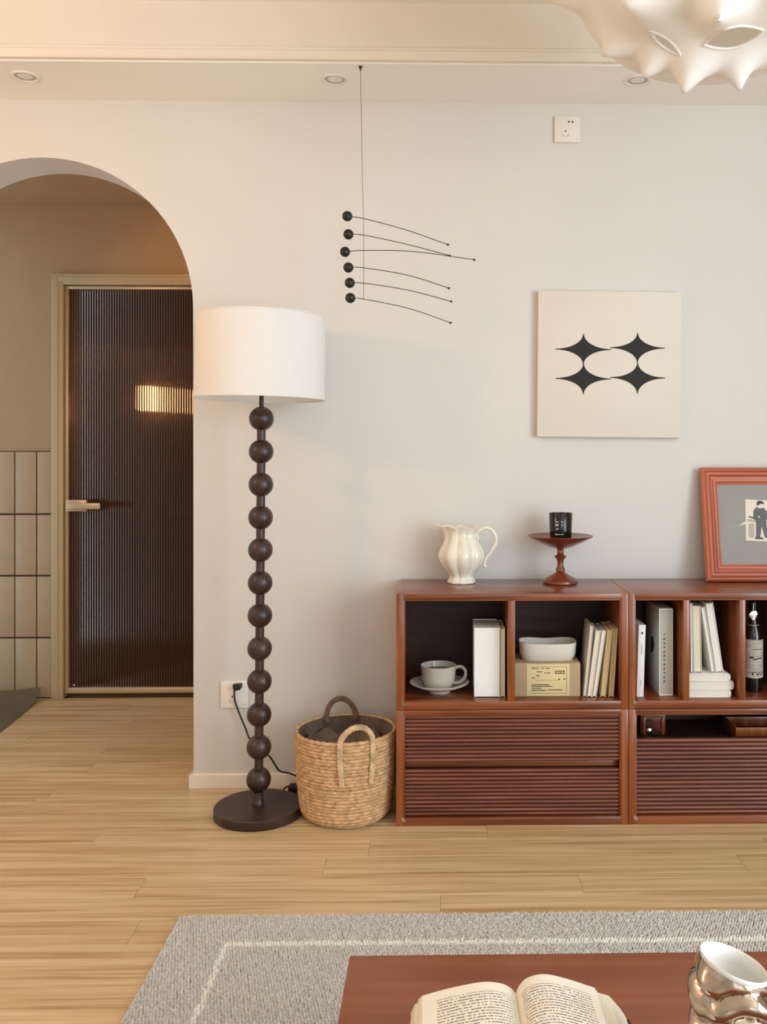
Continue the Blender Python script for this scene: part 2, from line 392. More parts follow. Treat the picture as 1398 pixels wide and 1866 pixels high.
rail = box('leaf_frame', lx0, lx0 + fw, YH + .0, YH + .04, lz0, lz1, M['champagne'], dr, .002)
box('leaf_frame', lx1 - fw, lx1, YH, YH + .04, lz0, lz1, M['champagne'], dr, .002)
box('leaf_frame', lx0 + fw, lx1 - fw, YH, YH + .04, lz0, lz0 + .026, M['champagne'], dr, .002)
box('leaf_frame', lx0 + fw, lx1 - fw, YH, YH + .04, lz1 - fw, lz1, M['champagne'], dr, .002)
v, f = [], []; pit = .0125; nre = int((lx1 - lx0 - 2 * fw) / pit); st = 6
for i in range(nre * st + 1):
    x = lx0 + fw + i * pit / st; yy = YH + .018 - .0018 * abs(math.sin(math.pi * i / st))
    v += [(x, yy, lz0 + .026), (x, yy, lz1 - fw), (x, YH + .024, lz0 + .026), (x, YH + .024, lz1 - fw)]
for i in range(nre * st):
    a = i * 4; f += [(a, a + 4, a + 5, a + 1), (a + 2, a + 3, a + 7, a + 6)]
pyd('reeded_pane', v, f, M['reed'], dr, smooth=30)
hz = at(150, 921, YH)
pl_ = box('handle', hz.x - .075 + .005, hz.x + .03, YH - .028, YH - .0, hz.z - .028, hz.z + .028, M['champagne'], dr, .003)
box('lever', hz.x - .06, hz.x + .105, YH - .055, YH - .036, hz.z - .016, hz.z + .014, M['champagne'], pl_, .004)
cyl('lever_neck', (hz.x - .04, YH - .045, hz.z), (hz.x - .04, YH - .02, hz.z), .01, M['champagne'], pl_)
sk = at(136, 1248, YH); ball('floor_stop', (sk.x, YH - .003, sk.z), .006, M['chrome'], dr)
# the room behind the door
tag(box('wall_bathroom', XL, .9, 4.72, 4.80, 0, ZH, M['bath']), 'brown wall of the room behind the reeded glass', None, None, 'structure')
tag(box('wall_bathroom_side', .2, .28, YH + .12, 4.72, 0, ZH, M['bath']), 'brown side wall of the room behind the reeded glass', None, None, 'structure')
tag(box('ceiling_bathroom', XL, .9, YH + .11, 4.80, ZH, ZH + .05, M['bath']), 'ceiling of the room behind the reeded glass', None, None, 'structure')
c = at(256, 721, 4.66)
bl = empty('door_reflection_glow', (c.x, 4.72, c.z), 'small glowing block added behind the reeded door for the bright reflection in its glass', 'lamp')  # added glowing block, stands for the bright square reflected in the pane
box('glow_block', c.x - .046, c.x + .046, 4.65, 4.71, c.z - .066, c.z + .066, M['reflection_glow'], bl, .008)
box('back_plate', c.x - .04, c.x + .04, 4.708, 4.72, c.z - .05, c.z + .05, M['chrome'], bl)
c0 = at(262, 945, 4.65); c1 = at(400, 940, 4.65)
tr = empty('towel_rail', (c0.x, 4.72, c0.z), 'pale towel rail behind the reeded glass door', 'rail')
cyl('bar', c0, c1, .014, M['champagne'], tr)
for cc in (c0, c1): cyl('bracket', cc, (cc.x, 4.72, cc.z), .010, M['champagne'], tr)

# hall floor mat, far corner curled up against the tiles
far = atz(88, 1272, .004); p_near = atz(0, 1345, .004)
dirx = (p_near - far); dirx.z = 0
v, f = [], []; nu, nv = 40, 24
u_dir = Vector((-1, -.02, 0)); v_dir = dirx.normalized()
for s in (0, 1):
    for j in range(nv + 1):
        for i in range(nu + 1):
            u = i / nu; w_ = j / nv
            p = Vector((far.x - .03, YH - .03, 0)) + u_dir * (u * 1.0) + v_dir * (w_ * .62)
            k = max(0, 1 - w_ * .62 / .15); h = .004 + .045 * k * k * (.75 + .25 * math.cos(u * 5))
            kc = max(0, 1 - math.hypot(u * 1.0, w_ * .62) / .12); h += .012 * kc
            v.append((p.x, p.y, h - s * .0035))
nn = (nu + 1) * (nv + 1)
for j in range(nv):
    for i in range(nu):
        a = j * (nu + 1) + i; f.append((a, a + 1, a + nu + 2, a + nu + 1)); f.append((nn + a, nn + a + nu + 1, nn + a + nu + 2, nn + a + 1))
ring = [i for i in range(nu + 1)] + [j * (nu + 1) + nu for j in range(1, nv + 1)] + [nv * (nu + 1) + i for i in range(nu - 1, -1, -1)] + [j * (nu + 1) for j in range(nv - 1, 0, -1)]
for i in range(len(ring)): a, b2 = ring[i], ring[(i + 1) % len(ring)]; f.append((a, b2, nn + b2, nn + a))
o = pyd('floor_mat', v, f, M['mat']); tag(o, 'dark olive floor mat with raised edge against the hall tiles', 'mat')

# ------------------------------------------------------------------ storage cabinets
CF = 2.91; CB = 3.25; X0 = -.138; CW = .7505
def cz(py): return HC - (py - PY) / F * (CF + .005)
Z_T, Z_TO, Z_SH, Z_M, Z_LO = cz(1081.5), cz(1093), cz(1278), cz(1293.5), cz(1303)
Z_BR = cz(1489.5)
slat_prof = []
def slat_mesh(length, pitch):
    h = pitch * .80; p = []
    for i in range(7):
        a = -math.pi / 2 + math.pi * i / 6; p.append((-.0055 * math.cos(a) * 1.0, h / 2 * math.sin(a)))
    poly = [(.003, -h / 2)] + p + [(.003, h / 2)]
    bm = bmesh.new(); va = [bm.verts.new((-length / 2, q[0], q[1])) for q in poly]; vb = [bm.verts.new((length / 2, q[0], q[1])) for q in poly]
    bm.faces.new(va); bm.faces.new(vb[::-1])
    for i in range(len(poly)): bm.faces.new((va[i], vb[i], vb[(i + 1) % len(poly)], va[(i + 1) % len(poly)]))
    bmesh.ops.recalc_face_normals(bm, faces=bm.faces)
    me = bpy.data.meshes.new('slat'); bm.to_mesh(me); bm.free(); me.materials.append(M['mahog_slat'])
    for q in me.polygons: q.use_smooth = True
    me.set_sharp_from_angle(angle=R(50)); return me
def slat_front(name, cab, x0, x1, z0, z1, ns, yf):
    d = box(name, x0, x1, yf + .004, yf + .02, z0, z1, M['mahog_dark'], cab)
    pitch = (z1 - z0) / ns; me = slat_mesh(x1 - x0, pitch); off = wloc(d)
    for i in range(ns):
        o = bpy.data.objects.new('slat', me); COL.objects.link(o); o.parent = d
        o.location = Vector(((x0 + x1) / 2, yf + .003, z0 + (i + .5) * pitch)) - off
    return d
def bracket(cab, x, z):
    # small bright metal corner plate set in the lower front corner
    prism('corner_plate', [(x, z), (x + .012, z), (x + .009, z + .004), (x + .005, z + .011), (x + .002, z + .014), (x - .002, z + .014), (x - .003, z + .008)], 'y', CF - .003, CF + .002, M['chrome'], cab)
def carcass(x0, z0, z1, zb, zt, sw, label):
    cab = empty('storage_cabinet', (x0 + CW / 2, (CF + CB) / 2, z0), label, 'cabinet', group='stacked cabinet units')
    x1 = x0 + CW - .0012
    box('side_panel', x0, x0 + sw, CF, CB, z0, z1, M['mahog_v'], cab, .0022)
    box('side_panel', x1 - sw, x1, CF, CB, z0, z1, M['mahog_v'], cab, .0022)
    box('top_panel', x0 + .0005, x1 - .0005, CF + .0005, CB - .0005, zt, z1 - .0002, M['mahog'], cab, .0022)
    box('bottom_panel', x0 + sw - .001, x1 - sw + .001, CF + .001, CB - .001, z0 + .0004, zb, M['mahog'], cab, .0022)
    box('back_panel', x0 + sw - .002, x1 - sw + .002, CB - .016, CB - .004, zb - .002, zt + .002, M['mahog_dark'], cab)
    # thin inner lip round the opening
    box('lip', x0 + sw - .001, x0 + sw + .004, CF + .004, CF + .016, zb, zt, M['mahog_v'], cab, .0012)
    box('lip', x1 - sw - .004, x1 - sw + .001, CF + .004, CF + .016, zb, zt, M['mahog_v'], cab, .0012)
    box('lip', x0 + sw + .004, x1 - sw - .004, CF + .004, CF + .016, zt - .004, zt + .001, M['mahog'], cab, .0012)
    bracket(cab, x0 + sw - .004, zb - .010)
    return cab, x0 + sw, x1 - sw
SW = .024
lab = ['mahogany open cabinet unit with cup, white book and cardboard box inside',
       'mahogany open cabinet unit with leaning books and bottle, below the framed photo',
       'mahogany cabinet unit with two closed slatted drawers beside the basket',
       'mahogany cabinet unit with slatted drop front and dark gap above it']
def divider(cab, px0, px1):
    xa_, xb_ = at(px0, 1200, CF).x, at(px1, 1200, CF).x
    box('divider', xa_, xb_, CF + .004, CB - .016, Z_SH - .001, Z_TO + .001, M['mahog_v'], cab, .002)
    return xa_, xb_
cA, a0, a1 = carcass(X0, Z_M + .0008, Z_T, Z_SH, Z_TO, SW, lab[0])
dA = divider(cA, 926, 939)
cB, b0, b1 = carcass(X0 + CW, Z_M + .0008, Z_T, Z_SH, Z_TO, .019, lab[1])
dB = divider(cB, 1246, 1257.5); dB2 = divider(cB, 1348.5, 1360); dB3 = divider(cB, 1451, 1462.5)
cC, c0_, c1_ = carcass(X0, 0.0, Z_M, Z_BR, Z_LO, SW, lab[2])
zz1, zz2, zz3 = cz(1304.5), cz(1390), cz(1403)
slat_front('drawer', cC, c0_ + .005, c1_ - .005, zz2, zz1, 12, CF + .012)
slat_front('drawer', cC, c0_ + .005, c1_ - .005, Z_BR + .002, zz3, 12, CF + .012)
box('drawer_rail', c0_ + .005, c1_ - .005, CF + .03, CF + .045, zz3 + .001, zz2 - .004, M['mahog'], cC, .002)
cD, d0_, d1_ = carcass(X0 + CW, 0.0, Z_M, Z_BR, Z_LO, .022, lab[3])
zdf = cz(1349.5)
slat_front('drop_front', cD, d0_ + .005, d1_ - .005, Z_BR + .002, zdf, 18, CF + .012)
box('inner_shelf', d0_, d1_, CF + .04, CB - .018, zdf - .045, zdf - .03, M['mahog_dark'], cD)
# things on the inner shelf behind the drop front
zs = zdf - .03
q = at(1192, 1330, 3.06)
t = empty('small_wooden_box', (q.x, 3.06, zs), 'small carved wooden block with a pierced front inside the dark gap', 'box')
box('block', -.045, .04, 0, .05, 0, .075, M['stand'], t, .003, True)
for a in ((-.038, .033, .060, .068), (-.038, -.030, .0, .060), (.025, .033, .0, .060)): box('moulding', a[0], a[1], -.006, 0, a[2], a[3], M['mahog_v'], t, .001, True)
prism('carving', [(-.026, .004), (.020, .004), (.020, .02), (-.010, .052), (-.026, .052)], 'y', -.003, 0, M['mahog_dark'], t, 0, True)
for i in range(3): prism('carving', [(-.022 + i * .013, .050 - i * .005), (-.016 + i * .013, .050 - i * .005), (.006 + i * .011, .02 - i * .004), (.000 + i * .011, .02 - i * .004)], 'y', -.005, -.003, M['stand'], t, 0, True)
q = at(1183, 1343, 2.985)
t = empty('shell_ornament', (q.x, 2.985, zs), 'tiny white ornament in front of the carved wooden block', 'ornament')
lathe('body', [(.0, 0), (.011, 0), (.012, .010), (.008, .02), (.012, .034), (.011, .044), (.006, .052), (0, .053)], M['chrome'], t, 20)
q = at(1337, 1340, 3.02); 
t = empty('wooden_tray', (q.x + .12, 3.05, zs), 'flat dark wooden tray lying in the gap above the drop front', 'tray')
box('base', -.12, .12, -.05, .08, 0, .008, M['mahog_v'], t, .002, True)
for a in ((-.12, .12, -.05, -.042), (-.12, .12, .072, .08)): box('side', a[0], a[1], a[2], a[3], .008, .040, M['mahog_v'], t, .002, True)
for a in ((-.12, -.112), (.112, .12)): box('end', a[0], a[1], -.042, .072, .008, .040, M['mahog_v'], t, .002, True)

# ------------------------------------------------------------------ things in the left open unit
sy = 3.035; s_ = at(801, 1250, sy)
t = empty('saucer', (s_.x, sy, Z_SH), 'white saucer standing in the cabinet under the grey cup', 'saucer')
lathe('dish', [(0, .006), (.030, .006), (.033, 0), (.036, 0), (.040, .008), (.070, .018), (.098, .031), (.100, .034), (.097, .035), (.070, .023), (.038, .013), (0, .012)], M['whiteceramic'], t)
zc = Z_SH + .0135
t = empty('tea_cup', (s_.x - .003, sy, zc), 'warm grey ceramic cup on the white saucer', 'cup')
lathe('bowl', [(0, 0), (.040, 0), (.046, .004), (.055, .03), (.060, .072), (.0605, .076), (.0585, .077), (.057, .073), (.051, .030), (.042, .008), (0, .007)], M['greyceramic'], t)
hp = smoothpath([(.055, 0, .066), (.075, 0, .070), (.090, 0, .056), (.088, 0, .034), (.072, 0, .018), (.050, 0, .016)])
tube('handle', hp, .0058, M['greyceramic'], t, 10, True)
lathe('coffee', [(0, .058), (.0545, .058), (.0545, .056), (0, .056)], M['tea'], t, 40)
prism('tea_tag', [(-.02, .06), (-.012, .06), (-.012, .072), (-.02, .076)], 'y', .047, .0475, M['white'], t, 0, True)

def book(name, label, loc, th, h, d, cov, pages, rot=0.0, spine=False, yaw=0, group='books in the cabinet', flat=False, cth=.0016):
    """local frame: x thickness, y depth (front at 0), z height"""
    t = empty(name, loc, label, 'book', (0, rot, yaw), group)
    x0, x1 = -th / 2, th / 2
    if flat:    # lying book: thickness is z, width along x = h
        box('cover', -h / 2, h / 2, 0, d, 0, cth, cov, t, .0005, True); box('cover', -h / 2, h / 2, 0, d, th - cth, th, cov, t, .0005, True)
        box('page_block', -h / 2 + .002, h / 2 - .002, .002, d - .002, cth, th - cth, pages, t, .0, True)
        # rounded spine at the right
        pr = [(h / 2 - .003, 0), (h / 2 + .003, th * .12), (h / 2 + .005, th * .5), (h / 2 + .003, th * .88), (h / 2 - .003, th)]
        prism('spine', pr, 'y', 0, d, cov, t, 0, True)
    else:
        box('cover', x0, x0 + cth, 0, d, 0, h, cov, t, .0005, True); box('cover', x1 - cth, x1, 0, d, 0, h, cov, t, .0005, True)
        ys_ = (0, .003) if spine else (d - .003, d)
        box('spine', x0 + cth, x1 - cth, ys_[0], ys_[1], 0, h, cov, t, .0004, True)
        box('page_block', x0 + cth, x1 - cth, .003 if spine else .0035, d - .0032 if not spine else d - .003, .003, h - .003, pages, t, 0, True)
    return t
yb = 2.955
xl = at(864.5, 1200, yb).x; xw = at(911, 1200, yb).x; xw2 = at(920.5, 1200, yb).x; hb1 = at(880, 1143, yb).z - Z_SH
book('thick_book', 'thick white book with its page edges facing out beside the cup', ((xl + xw) / 2, yb, Z_SH), xw - xl, hb1, .15, M['white'], M['white'])
book('thin_book', 'thin cream book squeezed between the thick white book and the divider', ((xw + xw2) / 2 + .001, yb + .002, Z_SH), xw2 - xw - .002, hb1 - .004, .15, M['page'], M['page'])

yb = 2.965
xa_, xb_ = dA[1] + .002, at(1058, 1230, yb).x; hbx = at(1000, 1209, yb).z - Z_SH
t = empty('cardboard_box', ((xa_ + xb_) / 2, yb, Z_SH), 'low brown cardboard box with a printed label under the felt pouch', 'box')
hw = (xb_ - xa_) / 2
box('carton', -hw, hw, 0, .16, 0, hbx, M['card'], t, .002, True)
box('lid_flap', -hw + .001, hw - .001, .002, .158, hbx, hbx + .0015, M['card'], t, 0, True)
lb0, lb1 = at(960, 1230, yb).x - (xa_ + xb_) / 2, at(1038, 1230, yb).x - (xa_ + xb_) / 2
lbl = box('label_sheet', lb0, lb1, -.0012, .0005, .003, hbx - .002, M['cardlight'], t, .0004, True)
def marks(parent, boxes, mat, y0, y1, nm='print'):
    bm = bmesh.new()
    for (x0, x1, z0, z1) in boxes:
        vs = [bm.verts.new(p) for p in ((x0, y0, z0), (x1, y0, z0), (x1, y0, z1), (x0, y0, z1), (x0, y1, z0), (x1, y1, z0), (x1, y1, z1), (x0, y1, z1))]
        for q in ((0, 1, 2, 3), (7, 6, 5, 4), (0, 4, 5, 1), (1, 5, 6, 2), (2, 6, 7, 3), (3, 7, 4, 0)): bm.faces.new([vs[i] for i in q])
    return tag(bmo(nm, bm, mat, parent, True, 0), kind='stuff')
lwid = lb1 - lb0; pr = []
for (u0, u1, v) in ((.12, .28, .84), (.34, .40, .84), (.44, .54, .84), (.24, .36, .74), (.42, .46, .70), (.48, .56, .70), (.22, .30, .62), (.12, .18, .56), (.12, .52, .35), (.12, .60, .30), (.12, .34, .24), (.12, .46, .18), (.50, .84, .19)):
    x = u0
    while x < u1 - .005:
        wd = random.uniform(.012, .035); pr.append((lb0 + lwid * x, lb0 + lwid * min(x + wd, u1), hbx * v, hbx * (v + .028))); x += wd + .008
pr += [(lb0 + lwid * u, lb0 + lwid * (u + .012), hbx * .49, hbx * .505) for u in [.2 + .03 * i for i in range(18)]]
pr += [(lb0 + lwid * (.66 + .06 * i), lb0 + lwid * (.705 + .06 * i), hbx * z_, hbx * (z_ + .035)) for i in range(4) for z_ in (.69, .75)]
pr += [(lb0 + lwid * .74, lb0 + lwid * .77, hbx * .50, hbx * .545), (lb0 + lwid * .86, lb0 + lwid * .90, hbx * .51, hbx * .545)]
pr += [(lb0 + lwid * .08, lb0 + lwid * .93, hbx * .9, hbx * .908), (lb0 + lwid * .08, lb0 + lwid * .93, hbx * .1, hbx * .108), (lb0 + lwid * .93, lb0 + lwid * .937, hbx * .1, hbx * .908)]
marks(lbl, pr, M['ink'], -.0016, -.001)
# felt pouch (open tray with rounded corners) on the box
px_, py_ = at(998, 1200, yb + .065).x, yb + .07
t = empty('felt_tray', (px_, py_, Z_SH + hbx + .0015), 'cream soft open tray lying on the cardboard box', 'tray')
v, f = [], []; n = 40
def rrect(a, hx, hy, p=3.4):
    ca, sa = math.cos(a), math.sin(a)
    k = (abs(ca / hx) ** p + abs(sa / hy) ** p) ** (-1 / p); return k * ca, k * sa
lev = [(.085, .042, 0, 0), (.093, .052, .018, .0), (.096, .058, .057, .002), (.095, .057, .059, .002), (.091, .053, .056, .002), (.087, .048, .012, 0)]
for (hx, hy, z, sag) in lev:
    for i in range(n):
        a = 2 * math.pi * i / n; X, Y_ = rrect(a, hx, hy); v.append((X, Y_, z + sag * math.cos(2 * a) * .8 + sag * .5 * math.sin(a * 3)))
for j in range(len(lev) - 1):
    for i in range(n): f.append((j * n + i, j * n + (i + 1) % n, (j + 1) * n + (i + 1) % n, (j + 1) * n + i))
f.append(tuple(range(n))[::-1]); f.append(tuple((len(lev) - 1) * n + i for i in range(n)))
pyd('shell', v, f, M['felt'], t, True, 40)
prism('folded_corner', [(-.08, .022), (.075, .022), (.04, .046), (.0, .034), (-.06, .040)], 'y', .02, .024, M['felt'], t, 0, True)
prism('flap', [(-.094, -.01), (-.086, -.02), (-.070, .01), (-.084, .02)], 'z', .049, .052, M['felt'], t, 0, True)

# leaning books at the right of the left unit
yb = 2.95
def lean_book(name, label, pxb0, pxb1, pxt0, pyt, cov, pages, pyb=1268, d=.13, y=yb, group='books in the cabinet', zb=None, **k):
    zb = Z_SH if zb is None else zb
    xb0, xb1 = at(pxb0, pyb, y).x, at(pxb1, pyb, y).x; zt = at(pxt0, pyt, y).z; xt = at(pxt0, pyt, y).x
    dx = xt - xb0; hgt = zt - zb; ang = math.atan2(dx, hgt); th = (xb1 - xb0) * math.cos(ang)
    h = hgt / math.cos(ang) if dx > 0 else hgt / math.cos(ang)
    # the lower corner touches the shelf: pivot at bottom-left for right lean, bottom-right for left lean
    cx = (xb0 + xb1) / 2; lift = abs(math.sin(ang)) * th / 2
    h = (hgt - 2 * lift) / math.cos(ang) if dx < 0 else (hgt) / math.cos(ang)
    return book(name, label, (cx, y, zb + lift), th, h, d, cov, pages, ang, group=group, **k)
lean_book('paperback', 'leftmost leaning paperback with mottled grey cover beside the cardboard box', 1063, 1069.5, 1076, 1140, M['greypaper'], M['page'], d=.12, y=2.955)
lean_book('paperback', 'cream leaning paperback, second from the cardboard box', 1070.5, 1079, 1087, 1149, M['white'], M['page'])
lean_book('paperback', 'pale grey-green leaning paperback in the middle of the row of five', 1080, 1087, 1098, 1149, M['page'], M['pagewhite'])
lean_book('paperback', 'tan leaning paperback with a dark gap on its left', 1095, 1104, 1108, 1147, M['cardlight'], M['pagetan'])
lean_book('paperback', 'tan paperback standing nearly upright by the right side of the unit', 1110, 1118.5, 1118, 1145, M['cardlight'], M['pagetan'])
lean_book('hardback', 'brown upright book pushed back against the right side panel', 1124, 1133, 1124, 1145, M['card'], M['card'], d=.12, y=3.0)

# ------------------------------------------------------------------ right open unit
yb = 2.955
b_ = lean_book('slim_book', 'slim white book with its spine out at the left end of the unit', 1160.5, 1173, 1164.5, 1139, M['white'], M['pagewhite'], y=yb, spine=True)
marks(b_, [(-.002, .003, .205, .213), (.0, .0015, .14, .172), (-.001, .0, .035, .055)], M['ink'], -.0006, .0004)
yb = 2.97
xl, xr_ = at(1201.5, 1200, yb).x, at(1226.5, 1200, yb).x; hs = at(1213, 1109, yb).z - Z_SH
t = empty('slipcase_book', ((xl + xr_) / 2, yb, Z_SH), 'tall grey boxed book with a column of dark characters on its spine', 'book', group='books in the cabinet')
hw = (xr_ - xl) / 2
box('case', -hw, hw, .004, .20, 0, hs, M['greypaper'], t, .001, True)
for a in ((-hw, -hw + .003, 0, hs), (hw - .003, hw, 0, hs), (-hw + .003, hw - .003, 0, .003), (-hw + .003, hw - .003, hs - .003, hs)): box('case_edge', a[0], a[1], 0, .006, a[2], a[3], M['pagewhite'], t, .0004, True)
pr = []
for i in range(12):
    zc_ = hs * (.70 - .049 * i)
    pr += [(-.008, -.002, zc_, zc_ + .0016), (-.006, -.004, zc_ - .003, zc_ + .003 * (i % 2))]
    if i % 3: pr.append((-.009, -.003, zc_ - .004, zc_ - .0028))
marks(t, pr, M['ink'], .0032, .0042)
prism('case_notch', [(.085, hs * .45), (.115, hs * .40), (.115, hs * .60), (.085, hs * .62), (.07, hs * .53)], 'x', -hw - .0006, -hw + .001, M['ink'], t, 0, True)
# flat stack of three and four upright books on top
yb = 2.945; bx = dB[1]
def flat_book(label, pr_, pt_, pb_, yaw, cov):
    x1 = at(pr_, pt_, yb).x; z0_ = max(Z_SH, at(1290, pb_, yb).z); z1_ = at(1290, pt_, yb).z
    return z1_, x1, label, z0_, yaw, cov
zz = Z_SH
for label, wpx, th, yaw, cov in (('lowest white book of the flat stack of three in the right unit', 1334, .0245, .0, M['white']),
                                 ('cream book in the middle of the flat stack, sticking out furthest', 1339, .0285, .0, M['page']),
                                 ('topmost book of the flat stack, carrying the upright books', 1333, .0235, .0, M['white'])):
    x1 = at(wpx, 1240, yb).x; x0 = bx + .002
    book('flat_book', label, ((x0 + x1) / 2 - .003, yb, zz), th, x1 - x0 - .008, .14, cov, M['pagestack'], yaw=yaw, flat=True, group='flat stack of books')
    zz += th + .0004
def lb(label, a, b2, c_, pyt, cov, pg, d=.11, **k):
    return lean_book('paperback', label, a, b2, c_, pyt, cov, pg, y=2.955, zb=zz, d=d, pyb=1224, group='upright books on the flat stack', **k)
lb('thin patterned white booklet against the divider on top of the flat stack', 1259.5, 1264, 1257.8, 1099, M['white'], M['pagewhite'], d=.10)
lb('cream paperback on the flat stack, second from the divider', 1265.5, 1279.5, 1263, 1103, M['page'], M['page'])
lb('narrow white paperback leaning left on the flat stack', 1297.5, 1304, 1278, 1105, M['white'], M['pagewhite'])
lb('thick white paperback leaning left, rightmost on the flat stack', 1305.5, 1319, 1286, 1097, M['white'], M['pagewhite'])
# bottle
yb = 3.03; q = at(1373, 1200, yb); rb = .0305
t = empty('wine_bottle', (q.x, yb, Z_SH), 'dark glass bottle with a worn grey label in the right unit', 'bottle')
lathe('glass', [(0, .004), (.02, 0), (rb - .002, .0), (rb, .004), (rb, .19), (rb * .9, .205), (rb * .55, .225), (.0125, .245), (.0115, .285), (.0135, .287), (.0135, .296), (.010, .298), (0, .298)], M['darkglass'], t, 40)
zl0, zl1 = at(1373, 1232, yb).z - Z_SH, at(1373, 1163, yb).z - Z_SH
lbl = lathe('label_sheet', [(rb + .0003, zl0), (rb + .0009, zl0), (rb + .0009, zl1), (rb + .0003, zl1)], M['labelgrey'], t, 40)
pr = []
def arcmark(u0, u1, z0, z1):
    v, f = [], []; k = 4
    for i in range(k + 1):
        a = -math.pi / 2 + u0 + (u1 - u0) * i / k
        for z in (z0, z1): v.append(((rb + .0013) * math.cos(a), (rb + .0013) * math.sin(a), z))
    for i in range(k): f.append((2 * i, 2 * i + 2, 2 * i + 3, 2 * i + 1))
    return v, f
V, FF = [], []
hl = zl1 - zl0
for (u0, u1, a, b2) in [(-.55 + .16 * i, -.55 + .16 * i + .11, .74, .765) for i in range(8)] + [(-.7, -.3, .52, .56), (-.35, .1, .48, .51), (.1, .7, .50, .53), (-.7, .7, .14, .16), (-.5, -.3, .08, .13), (.0, .3, .08, .12), (.4, .6, .09, .12)]:
    v, f = arcmark(u0, u1, zl0 + hl * a, zl0 + hl * b2); b0_ = len(V); V += v; FF += [tuple(i + b0_ for i in q_) for q_ in f]
tag(pyd('print', V, FF, M['ink'], lbl, True, 60, False), kind='stuff')
lathe('capsule', [(.0120, .262), (.0142, .262), (.0142, .299), (0, .3)], M['blackgloss'], t, 24)
V = [(-.016, 0), (-.006, .012), (.008, .014), (.016, .003), (.010, -.010), (.003, -.013), (.0, -.022), (-.004, -.013), (-.012, -.010)]
tg = prism('foil_tag', [(x - .006, z + .258) for x, z in V], 'y', -.020, -.0135, M['chrome'], t, .0012, True)
tube('tag_string', [Vector((-.006, -.017, .27)), Vector((-.005, -.016, .295))], .001, M['chrome'], t, 6, True)
lathe('neck_band', [(.0165, .212), (.019, .214), (.019, .222), (.0145, .226)], M['greyceramic'], t, 24)

# ------------------------------------------------------------------ on top of the cabinets
ZT = Z_T
jc = at(841, 1060, 3.16)
t = empty('pitcher', (jc.x, 3.155, ZT), 'cream fluted ceramic pitcher with a scrolled handle on the cabinet', 'pitcher')
jp = [(0, .003), (.047, 0), (.0495, .004), (.047, .010), (.040, .018), (.039, .026), (.050, .040), (.066, .062), (.0765, .088), (.076, .104), (.068, .124), (.056, .144), (.0475, .162), (.0465, .174), (.051, .186), (.056, .194), (.054, .195), (.047, .184), (.043, .170), (.045, .158), (.06, .13), (.07, .1), (.06, .06), (.03, .03), (0, .028)]
def jug(r, z, a, s):
    fl = abs(math.sin(4 * (a + .25))); k = 1 + (fl - .6) * .16 * (1 if z < .17 else .7) * (1 if z > .012 else .35)
    wsp = max(0, math.cos(a - math.pi)) ** 5 * max(0, (z - .135) / .06) ** 1.6
    zz_ = z + (.003 * math.cos(8 * a) * max(0, (z - .16) / .035)) + .010 * wsp
    return r * k, zz_ - .004 * max(0, math.cos(a)) * (z > .18), -.034 * wsp
lathe('body', jp, M['ceramic'], t, 96, True, (0, 0, 0), jug, 70)
sc_ = .00189
def J(px, py): return ((px - 841) * sc_, 0, (1063 - py) * sc_)
hp = smoothpath([J(862, 984), J(868, 974), J(874, 967), J(886, 962), J(898, 967), J(905, 980), J(904, 992), J(896, 1006), J(887, 1018), J(883, 1030), J(885, 1034)], 8)
tube('handle', hp, lambda s: .0068 - .002 * abs(s - .35), M['ceramic'], t, 12, True)
tube('scroll', smoothpath([J(868, 974), J(871, 979), J(872, 984)], 5), lambda s: .006 * (1 - .4 * s), M['ceramic'], t, 10, True)
ball('scroll_end', J(884, 1033), .0065, M['ceramic'], t, True)
kc_ = at(1022, 1060, 3.13)
t = empty('pedestal_dish', (kc_.x, 3.138, ZT), 'turned dark red wooden pedestal dish carrying the black candle', 'dish')
def K(hw_, py): return (hw_ * .00187, (1064 - py) * .00187)
pd = [(0, 0), K(31, 1064), K(32.5, 1062), K(32, 1058), K(26, 1054), K(15, 1048), K(9, 1044), K(7, 1042), K(9, 1040), K(8.5, 1037), K(6.5, 1034), K(5.5, 1026), K(7, 1019), K(11.5, 1014.5), K(7, 1011), K(5.5, 1009), K(6.5, 1006), K(5.5, 1003), K(7, 1000), K(22, 996), K(44, 986), K(59, 978), K(60.5, 976), K(59.5, 975), K(52, 977), K(30, 981), K(0, 982)]
lathe('pedestal', pd, M['stand'], t, 64, True, (0, 0, 0), None, 40)
zk = ZT + (1064 - 982) * .00187
t = empty('candle', (kc_.x + .001, 3.138, zk), 'black glass candle jar with a printed label on the wooden dish', 'candle')
lathe('jar', [(0, 0), (.036, 0), (.0375, .003), (.0405, .090), (.0395, .091), (.0385, .088), (.036, .07), (0, .07)], M['blackgloss'], t, 48)
rb = .0388
def cmark(u0, u1, z0, z1, V, FF):
    k = 5; b0_ = len(V)
    for i in range(k + 1):
        a = -math.pi / 2 + u0 + (u1 - u0) * i / k
        for z in (z0, z1):
            rr = .0375 + (.0405 - .0375) * (z - .003) / .087 + .0005; V.append((rr * math.cos(a), rr * math.sin(a), z))
    for i in range(k): FF.append(tuple(b0_ + q_ for q_ in (2 * i, 2 * i + 2, 2 * i + 3, 2 * i + 1)))
V, FF = [], []
for (u0, u1, z0, z1) in ((-.62, -.30, .060, .064), (-.1, .08, .060, .064), (-.64, -.32, .048, .055), (-.08, .06, .049, .053), (-.58, -.32, .036, .040), (-.68, -.36, .017, .021), (-.34, .12, .018, .0205)): cmark(u0, u1, z0, z1, V, FF)
tag(pyd('print', V, FF, M['greyceramic'], t, True, 60, False), kind='stuff')
cyl('wick', (0, 0, .069), (0, 0, .08), .001, M['white'], t, 6, True)

